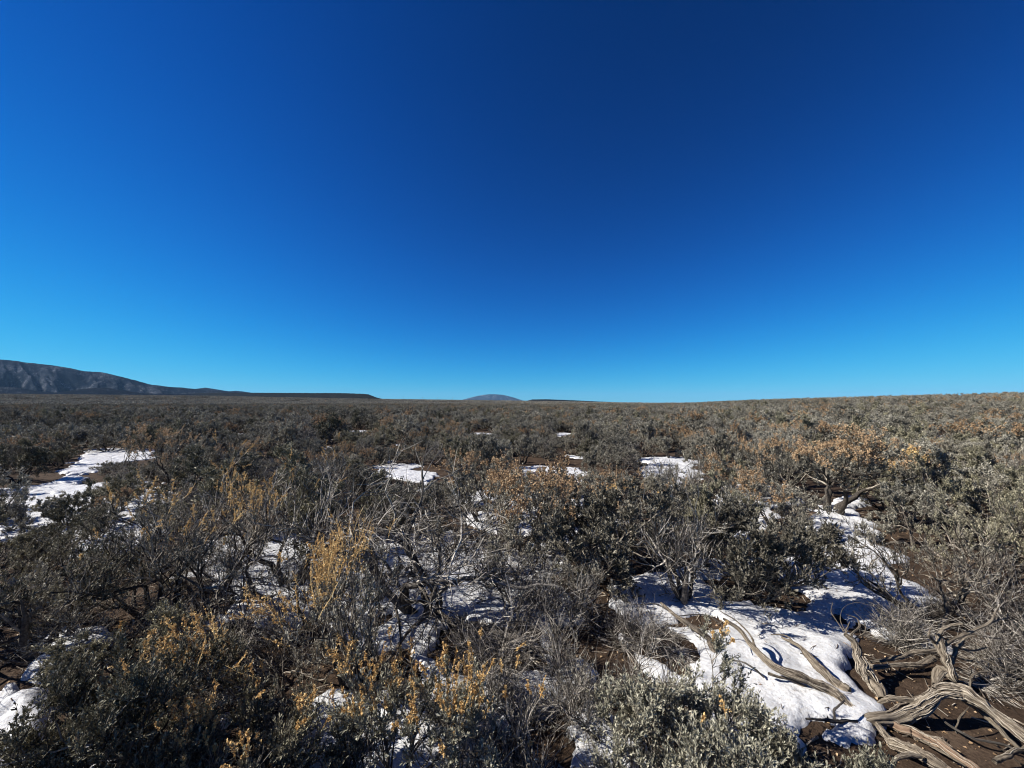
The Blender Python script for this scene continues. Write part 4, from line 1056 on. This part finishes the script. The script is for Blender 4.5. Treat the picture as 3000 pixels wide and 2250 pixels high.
for k in range(90000):
    # even density in area
    r = math.sqrt(rng.uniform(1.5 ** 2, R_NEAR ** 2)); a = math.radians(rng.uniform(-74, 74))
    x, y = r * math.sin(a), r * math.cos(a)
    s = min(1.32, max(0.42, rng.uniform(0.62, 1.18) * (1 + 0.8 * float(vnoise(x * 0.23, y * 0.23, 71))))) if r > 4.5 else rng.uniform(0.4, 0.66)
    rad = 0.45 * s + 0.02
    if r < 26:
        inframe = abs(x / max(y, 0.1)) < 1.45
        if inframe and in_open(x, y, 0.30 * s if r < 8 else -0.15) and (r < 8 or rng.uniform() < 0.6):
            continue
        if poly_dist(np.array([x]), np.array([y]), log_zone)[0] > -0.3:
            continue
    if r < 30 and y > 1.0:
        s = window_limit(x, y, s)
        if s < 0.32:
            continue
        rad = 0.45 * s + 0.02
    if r < 3.4 and x > 0.55:
        continue
    if r < 5 and x / y < -1.42 and y < 2.6:
        continue
    if blocked(x, y, rad):
        continue
    occupy(x, y, rad)
    spots.append((x, y, s))
# a few behind and beside the camera so that the place goes on
for k in range(260):
    r = rng.uniform(2.0, 9.0); a = rng.uniform(74, 286)
    x, y = r * math.sin(math.radians(a)), r * math.cos(math.radians(a)); s = rng.uniform(0.6, 1.0)
    if blocked(x, y, 0.5 * s) or (y > -0.8 and r < 4.2): continue
    occupy(x, y, 0.5 * s); spots.append((x, y, s))
print('spots', len(spots), round(time.time() - T0, 1))

vis = []
rest = []
for (x, y, s) in spots:
    r = math.hypot(x, y)
    ok = False
    if y > 0.8:
        u, v = project((x, y, 0.6 * s))
        u2, v2 = project((x, y, s))
        ok = -60 < u < 3060 and v2 < 2260
    (vis if ok else rest).append((r, x, y, s))
vis.sort()
N_IND = 300 - len(HEROES)
ind = vis[:N_IND]; rest += vis[N_IND:]
ORD = ['', 'second', 'third', 'fourth', 'fifth', 'sixth', 'seventh', 'eighth', 'ninth', 'tenth', 'eleventh', 'twelfth', 'thirteenth', 'fourteenth', 'fifteenth', 'sixteenth', 'seventeenth', 'eighteenth', 'nineteenth', 'twentieth'] + ['twenty-' + q for q in ('first', 'second', 'third', 'fourth', 'fifth', 'sixth', 'seventh', 'eighth', 'ninth')]
KNAME = {'grey': 'grey green', 'olive': 'olive', 'tan': 'tan tipped', 'bare': 'half bare'}
ZONES = [(-200, 560, 'below the snowy mountain'), (560, 1130, 'below the dark mesa'), (1130, 1700, 'below the blue dome'), (1700, 2300, 'below the open horizon'), (2300, 3300, 'on the right slope')]
groups = {}
weights = np.array([0.13, 0.13, 0.13, 0.12, 0.11, 0.09, 0.08, 0.06, 0.05, 0.10])
for (r, x, y, s) in ind:
    w = weights.copy()
    if x / y < -0.3: w[3:5] *= 1.7
    pi = int(rng.choice(len(KINDS), p=w / w.sum()))
    k, parts = PROTO0[pi]
    root = bpy.data.objects.new('sagebrush', None); col.objects.link(root)
    root.empty_display_size = 0.1
    root.location = (x, y, float(height(x, y)) - 0.01)
    root.rotation_euler = (0, 0, rng.uniform(0, 6.283))
    q_ = 1.2 if s < 0.6 else 1.0
    root.scale = (s * q_ * rng.uniform(0.9, 1.15), s * q_ * rng.uniform(0.9, 1.15), s * rng.uniform(0.88, 1.04))
    for n_, m_ in parts:
        add(n_, m_, root, 'stuff' if n_ != 'stems' else None)
    u, v = project((x, y, 0.5))
    zi = next((i for i, z in enumerate(ZONES) if z[0] <= u < z[1]), 0 if u < 0 else 4)
    band = 0 if r < 6 else (1 if r < 10 else (2 if r < 14 else 3))
    groups.setdefault((zi, band, k), []).append((u, root))
BAND = ['nearest bushes', 'second belt of bushes', 'middle belt of bushes', 'farther belt of bushes']
for (zi, band, k), lst in groups.items():
    lst.sort(key=lambda q: q[0])
    for i, (u, root) in enumerate(lst):
        if len(lst) == 1:
            lab = 'only %s sagebrush in the %s %s' % (KNAME[k], BAND[band], ZONES[zi][2])
        else:
            pos = 'leftmost' if i == 0 else ('rightmost' if i == len(lst) - 1 else ORD[i] + ' from left')
            lab = '%s %s sagebrush in the %s %s' % (pos, KNAME[k], BAND[band], ZONES[zi][2])
        tag(root, lab, 'shrub', GROUP)

# the rest of the plain: one object, instances on points
pts = []
nF = len(FARP); nC = len(CLUMP)
for (r, x, y, s) in rest:
    w = np.array([0.19, 0.19, 0.18, 0.12, 0.11, 0.15, 0.06])
    ix = int(rng.choice(nF, p=w / w.sum())) if r > 12 else nF + nC + int(rng.integers(0, len(NEARP)))
    pts.append((x, y, float(height(x, y)) - 0.01, rng.uniform(0, 6.283), s, ix))
def ring(r0, r1, dens, half, smin, smax, clumps):
    n = int(dens * math.radians(2 * half) / 2 * (r1 ** 2 - r0 ** 2))
    r = np.sqrt(rng.uniform(r0 ** 2, r1 ** 2, n)); a = np.radians(rng.uniform(-half, half, n))
    x = r * np.sin(a); y = r * np.cos(a)
    # dry gaps
    keep = fbm(x * 0.06, y * 0.06, 44, 3) > -0.30
    x, y = x[keep], y[keep]
    z = height(x, y) - 0.01
    n = len(x)
    idx = (nF + rng.integers(0, nC, n)) if clumps else rng.choice(nF, n, p=[0.19, 0.19, 0.18, 0.12, 0.11, 0.15, 0.06])
    return np.stack([x, y, z, rng.uniform(0, 6.283, n), rng.uniform(smin, smax, n), idx], 1)
A = np.array(pts)
A = np.vstack([A, ring(R_NEAR, 130, 0.60, 62, 0.65, 1.3, False), ring(125, 230, 0.40, 60, 0.8, 1.5, False), ring(225, 520, 0.05, 60, 0.9, 1.7, True), ring(520, 2200, 0.010, 59, 1.2, 2.6, True)])
print('stuff points', len(A))
me = bpy.data.meshes.new('sagebrush_carpet')
me.vertices.add(len(A)); me.vertices.foreach_set('co', A[:, :3].astype(np.float32).ravel())
for nm, c, ty in (('rot', 3, 'FLOAT'), ('siz', 4, 'FLOAT'), ('idx', 5, 'INT')):
    at = me.attributes.new(nm, ty, 'POINT')
    at.data.foreach_set('value', A[:, c].astype(np.int32 if ty == 'INT' else np.float32))
me.update()
carpet = add('sagebrush_carpet', me, None, 'stuff')
tag(carpet, 'endless carpet of grey green sagebrush covering the plain to the horizon', 'sagebrush')
ng = bpy.data.node_groups.new('scatter', 'GeometryNodeTree')
ng.interface.new_socket('Geometry', in_out='INPUT', socket_type='NodeSocketGeometry')
ng.interface.new_socket('Geometry', in_out='OUTPUT', socket_type='NodeSocketGeometry')
N = ng.nodes; Lk = ng.links
gi = N.new('NodeGroupInput'); go = N.new('NodeGroupOutput'); jn = N.new('GeometryNodeJoinGeometry')
def named(nm, ty):
    q = N.new('GeometryNodeInputNamedAttribute'); q.data_type = ty; q.inputs['Name'].default_value = nm
    return q
na_r = named('rot', 'FLOAT'); na_s = named('siz', 'FLOAT'); na_i = named('idx', 'INT')
cx = N.new('ShaderNodeCombineXYZ'); Lk.new(na_r.outputs[0], cx.inputs['Z'])
for k, ob in enumerate(FARP + CLUMP + NEARP):
    oi = N.new('GeometryNodeObjectInfo'); oi.inputs['Object'].default_value = ob; oi.inputs['As Instance'].default_value = True
    cmp_ = N.new('FunctionNodeCompare'); cmp_.data_type = 'INT'; cmp_.operation = 'EQUAL'
    ins = [s_ for s_ in cmp_.inputs if s_.type == 'INT']
    Lk.new(na_i.outputs[0], ins[0]); ins[1].default_value = k
    ip = N.new('GeometryNodeInstanceOnPoints')
    Lk.new(gi.outputs[0], ip.inputs['Points']); Lk.new(cmp_.outputs[0], ip.inputs['Selection'])
    Lk.new(oi.outputs['Geometry'], ip.inputs['Instance'])
    Lk.new(cx.outputs[0], ip.inputs['Rotation']); Lk.new(na_s.outputs[0], ip.inputs['Scale'])
    Lk.new(ip.outputs[0], jn.inputs[0])
Lk.new(jn.outputs[0], go.inputs[0])
md = carpet.modifiers.new('scatter', 'NODES'); md.node_group = ng

# ------------------------------------------------------------------ far junipers, pylons and houses along the horizon
M_jun = leaf_mat('juniper_leaf', (0.010, 0.013, 0.008), (0.022, 0.028, 0.015), (0.045, 0.05, 0.028), 0.1)
def juniper_geo(seed):
    rng = np.random.default_rng(seed)
    n = 420
    a = rng.uniform(0, 6.283, n); h = rng.uniform(0.12, 1, n)
    prof = np.sqrt(np.clip(1 - ((h - 0.42) / 0.6) ** 2, 0.02, 1)) * (0.85 + 0.3 * np.sin(a * 3 + seed))
    k = np.sqrt(rng.uniform(0.2, 1, n))
    p = np.stack([2.1 * prof * k * np.cos(a), 2.1 * prof * k * np.sin(a), 4.2 * h], 1)
    d = unit(np.stack([np.cos(a), np.sin(a), np.full(n, 0.8)], 1) + rng.normal(0, 0.5, (n, 3)))
    s = unit(np.cross(d, rng.normal(0, 1, (n, 3)))); L = rng.uniform(0.35, 0.8, (n, 1)); W = L * 0.4
    V = np.stack([p, p + d * L * 0.6 + s * W, p + d * L, p + d * L * 0.6 - s * W], 1).reshape(-1, 3)
    c = Geo(); c.put(V, np.arange(4 * n).reshape(n, 4), np.repeat(rng.uniform(0, 1, n), 4))
    t = Geo(); st = np.array([[0, 0, -0.2], [0.1, -0.1, -0.2]]); 
    Pt = walk(rng, st, np.array([[0.1, 0, 1], [-0.3, 0.2, 1.0]]), np.array([2.6, 2.2]), 6, 0.15, 0.1)
    V, Q = tubes(Pt, np.linspace(0.16, 0.05, 6)[None].repeat(2, 0), 6); t.put(V, Q, 0.3)
    return c.mesh('crown', M_jun), t.mesh('trunk', M_stem, True)
JUN = [juniper_geo(60 + i) for i in range(3)]
JL = [(738, 1600, 1.0, 'below the middle of the mesa'), (770, 1500, 0.7, 'right of the first lone juniper under the mesa'), (848, 1900, 0.9, 'under the right half of the mesa'), (938, 1700, 1.0, 'two thirds along the mesa foot'),
      (952, 1750, 0.8, 'beside its twin along the mesa foot'), (982, 1500, 0.8, 'near the mesa nose'), (1059, 1350, 1.1, 'just left of the mesa end'), (1098, 1300, 1.15, 'under the sloping mesa end'), (1117, 1400, 0.8, 'just right of the mesa end'),
      (1222, 2000, 0.9, 'between mesa and blue dome'), (1286, 2100, 0.8, 'left of the pylons before the dome'), (1322, 2000, 0.9, 'halfway to the foot of the dome'), (1374, 1300, 0.9, 'at the left foot of the blue dome'), (1451, 1350, 0.7, 'before the middle of the blue dome'),
      (2092, 600, 0.55, 'left one on the open horizon'), (2135, 560, 0.6, 'right one on the open horizon')]
for i, (px, D, s, wh) in enumerate(JL):
    x = (px - 1500) / FPX * D
    root = bpy.data.objects.new('juniper_tree', None); col.objects.link(root)
    root.location = (x, D, float(height(x, D))); root.rotation_euler = (0, 0, i * 1.7); root.scale = (s, s, s)
    tag(root, 'tiny dark juniper on the skyline, ' + wh, 'tree', 'dark junipers along the horizon')
    add('crown', JUN[i % 3][0], root, 'stuff'); add('trunk', JUN[i % 3][1], root)

M_steel, n_, l_ = new_mat('pylon_steel')
b_ = n_.new('ShaderNodeBsdfPrincipled'); b_.inputs['Base Color'].default_value = (0.25, 0.27, 0.29, 1); b_.inputs['Metallic'].default_value = 0.4; b_.inputs['Roughness'].default_value = 0.6
o_ = n_.new('ShaderNodeOutputMaterial'); l_.new(b_.outputs[0], o_.inputs['Surface'])
def bars(segs, r):
    Pt = np.array([[a, b] for a, b in segs], float)
    return tubes(Pt, np.full((len(Pt), 2), r), 4)
def pylon_meshes():
    g = Geo(); segs = []
    w0, w1, H = 2.6, 0.7, 26.0
    cs = [(-1, -1), (1, -1), (1, 1), (-1, 1)]
    lv = np.linspace(0, 1, 7)
    W = w0 + (w1 - w0) * lv
    for (a, b) in cs:
        segs.append(((a * w0, b * w0, -0.3), (a * w1, b * w1, H)))
    for i in range(6):
        for j in range(4):
            a = cs[j]; b = cs[(j + 1) % 4]
            segs.append(((a[0] * W[i], a[1] * W[i], lv[i] * H), (b[0] * W[i + 1], b[1] * W[i + 1], lv[i + 1] * H)))
    V, Q = bars(segs, 0.14); g.put(V, Q, 0.5)
    arms = []
    for z in (19.0, 22.5, 26.0):
        h = Geo(); V, Q = bars([((-5.2, 0, z), (5.2, 0, z)), ((-5.2, 0, z), (0, 0, z + 1.4)), ((5.2, 0, z), (0, 0, z + 1.4))], 0.14); h.put(V, Q, 0.5)
        arms.append(h.mesh('cross_arm', M_steel))
    return g.mesh('tower', M_steel), arms
PT, PA = pylon_meshes()
for i, (px, D, wh) in enumerate([(1113, 3200, 'nearest the mesa end'), (1181, 3300, 'second from the mesa'), (1238, 3400, 'third from the mesa'), (1283, 3500, 'fourth from the mesa'), (1326, 3600, 'nearest the blue dome')]):
    x = (px - 1500) / FPX * D
    root = bpy.data.objects.new('power_pylon', None); col.objects.link(root)
    root.location = (x, D, float(height(x, D))); root.rotation_euler = (0, 0, 1.0)
    tag(root, 'faint lattice power pylon on the horizon, ' + wh, 'pylon', 'power pylons in a far row')
    add('tower', PT, root)
    for a in PA: add('cross_arm', a, root)

def plain_mat(name, c, rough=0.9):
    m, n, l = new_mat(name)
    no = n.new('ShaderNodeTexNoise'); no.inputs['Scale'].default_value = 3
    r = ramp(n, [(0.3, tuple(q * 0.85 for q in c)), (0.7, c)]); l.new(no.outputs['Fac'], r.inputs[0])
    b = n.new('ShaderNodeBsdfPrincipled'); b.inputs['Roughness'].default_value = rough; l.new(r.outputs[0], b.inputs['Base Color'])
    o = n.new('ShaderNodeOutputMaterial'); l.new(b.outputs[0], o.inputs['Surface'])
    return m
M_wall = plain_mat('house_wall', (0.62, 0.58, 0.52)); M_roof = plain_mat('house_roof', (0.42, 0.43, 0.45)); M_win = plain_mat('house_window', (0.03, 0.035, 0.04), 0.2)
def box(x0, x1, y0, y1, z0, z1):
    V = np.array([[x, y, z] for z in (z0, z1) for x, y in ((x0, y0), (x1, y0), (x1, y1), (x0, y1))], float)
    Q = np.array([[0, 3, 2, 1], [4, 5, 6, 7], [0, 1, 5, 4], [1, 2, 6, 5], [2, 3, 7, 6], [3, 0, 4, 7]])
    return V, Q
def house_meshes():
    w = Geo(); w.put(*box(-7, 7, -4, 4, -0.4, 3.2), 0.5)
    r = Geo()
    V = np.array([[-7.5, -4.5, 3.2], [7.5, -4.5, 3.2], [7.5, 4.5, 3.2], [-7.5, 4.5, 3.2], [-7.5, 0, 5.4], [7.5, 0, 5.4]], float)
    r.put(V, np.array([[0, 1, 5, 4], [2, 3, 4, 5], [0, 4, 3, 3 - 0], [1, 2, 5, 5]])[:2], 0.5)
    n = 6; r.put(np.array([[-7.2, -4, 3.2], [-7.2, 4, 3.2], [-7.2, 0, 5.2], [-7.2, -2, 4.2]]), np.array([[0, 1, 2, 3]]), 0.5)
    r.put(np.array([[7.2, -4, 3.2], [7.2, 4, 3.2], [7.2, 0, 5.2], [7.2, -2, 4.2]]), np.array([[0, 1, 2, 3]]), 0.5)
    wi = []
    for x in (-4.5, 0.6, 4.2):
        g = Geo(); g.put(*box(x - 0.6, x + 0.6, -4.06, -3.98, 1.0, 2.3), 0.5); wi.append(g.mesh('window', M_win))
    return w.mesh('wall', M_wall), r.mesh('roof', M_roof), wi
HW, HR, HWI = house_meshes()
for i, (px, D, s, wh) in enumerate([(188, 3300, 1.0, 'leftmost, under the snowiest slope'), (210, 3350, 0.7, 'second from the left'), (236, 3300, 0.8, 'third, beside the two left ones'), (361, 3300, 0.9, 'under the foothill crest'),
                                 (400, 3350, 0.7, 'right of the foothill one'), (505, 3500, 0.7, 'under the slope toward the mesa'), (618, 3600, 0.8, 'where mountain meets mesa')]):
    x = (px - 1500) / FPX * D
    root = bpy.data.objects.new('house', None); col.objects.link(root)
    root.location = (x, D, float(height(x, D))); root.rotation_euler = (0, 0, -0.9 + 0.2 * i); root.scale = (s, s, s * 1.1)
    tag(root, 'tiny pale house at the mountain foot, ' + wh, 'house', 'pale houses at the mountain foot')
    add('wall', HW, root); add('roof', HR, root)
    for w in HWI: add('window', w, root)

# ------------------------------------------------------------------ litter of twigs and bark on the bare soil
def litter():
    rng = np.random.default_rng(5)
    n = 7000
    r = 1.4 + 8.5 * rng.uniform(0, 1, n) ** 1.2; a = np.radians(rng.uniform(-62, 62, n))
    x = r * np.sin(a); y = r * np.cos(a)
    L = rng.uniform(0.02, 0.13, n) * (1 + r * 0.03); az = rng.uniform(0, 6.283, n); el = rng.normal(0.0, 0.18, n)
    d = np.stack([np.cos(az) * np.cos(el), np.sin(az) * np.cos(el), np.sin(el)], 1)
    s = np.stack([x, y, height(x, y) + 0.004], 1)
    Pt = walk(rng, s, d, L, 3, 0.12, 0.0)
    Pt[:, :, 2] = np.maximum(Pt[:, :, 2], s[:, None, 2] + 0.002)
    g = Geo(); V, Q = tubes(Pt, (rng.uniform(0.0012, 0.0045, n))[:, None] * np.linspace(1, 0.6, 3)[None], 3)
    g.put(V, Q, np.repeat(rng.uniform(0, 1, n), 9))
    o = add('twig_litter', g.mesh('twig_litter', M_litter), None, 'stuff')
    tag(o, 'dry twigs and bark bits littering the brown soil', 'litter')
    T = np.concatenate(snow_top)
    s = T[rng.integers(0, len(T), 2600)] + np.array([0, 0, 0.002])
    s = s[np.hypot(s[:, 0], s[:, 1]) < 9]; n = len(s)
    L = rng.uniform(0.012, 0.08, n); az = rng.uniform(0, 6.283, n)
    Pt = walk(rng, s, np.stack([np.cos(az), np.sin(az), rng.normal(0, 0.1, n)], 1), L, 4, 0.14, 0.0)
    g = Geo(); V, Q = tubes(Pt, (rng.uniform(0.001, 0.0032, n))[:, None] * np.linspace(1, 0.6, 4)[None], 4)
    g.put(V, Q, np.repeat(rng.uniform(0, 0.7, n), 16))
    o = add('snow_litter', g.mesh('snow_litter', M_brush), None, 'stuff')
    tag(o, 'bits of dark twig scattered on the snow', 'litter')
    # pebbles and leaf crumbs
    n = 16000
    r = 1.4 + 7 * rng.uniform(0, 1, n) ** 1.2; a = np.radians(rng.uniform(-62, 62, n))
    x = r * np.sin(a); y = r * np.cos(a); z = height(x, y)
    sz = rng.uniform(0.003, 0.011, (n, 1))
    c = np.stack([x, y, z + 0.002], 1)
    u = unit(rng.normal(0, 1, (n, 3)) * np.array([1, 1, 0.25])); w = unit(np.cross(u, np.array([0, 0, 1.0]) + rng.normal(0, 0.4, (n, 3))))
    V = np.stack([c - u * sz, c + w * sz * 0.7 + np.array([0, 0, 0.004]), c + u * sz, c - w * sz * 0.7 + np.array([0, 0, 0.003])], 1).reshape(-1, 3)
    g = Geo(); g.put(V, np.arange(4 * n).reshape(n, 4), np.repeat(rng.uniform(0, 1, n), 4))
    o = add('leaf_litter', g.mesh('leaf_litter', M_seed_far), None, 'stuff')
    tag(o, 'crumbs of fallen leaves on the brown soil', 'litter')
litter()

# ------------------------------------------------------------------ haze
USE_HAZE = True
if USE_HAZE:
    V, Q = box(-43000, 43000, -43000, 43000, -3.0, 1050.0)
    m, n, l = new_mat('thin_air')
    v = n.new('ShaderNodeVolumePrincipled'); v.inputs['Density'].default_value = 0.9e-5
    v.inputs['Color'].default_value = (0.33, 0.62, 1.0, 1)
    o = n.new('ShaderNodeOutputMaterial'); l.new(v.outputs[0], o.inputs['Volume'])
    add('haze', make_mesh('haze', V, Q, m), None, 'stuff')

tris = sum(len(m.polygons) * 2 for m in bpy.data.meshes)
print('done', round(time.time() - T0, 1), 'tris', tris, 'objects', len(bpy.data.objects))
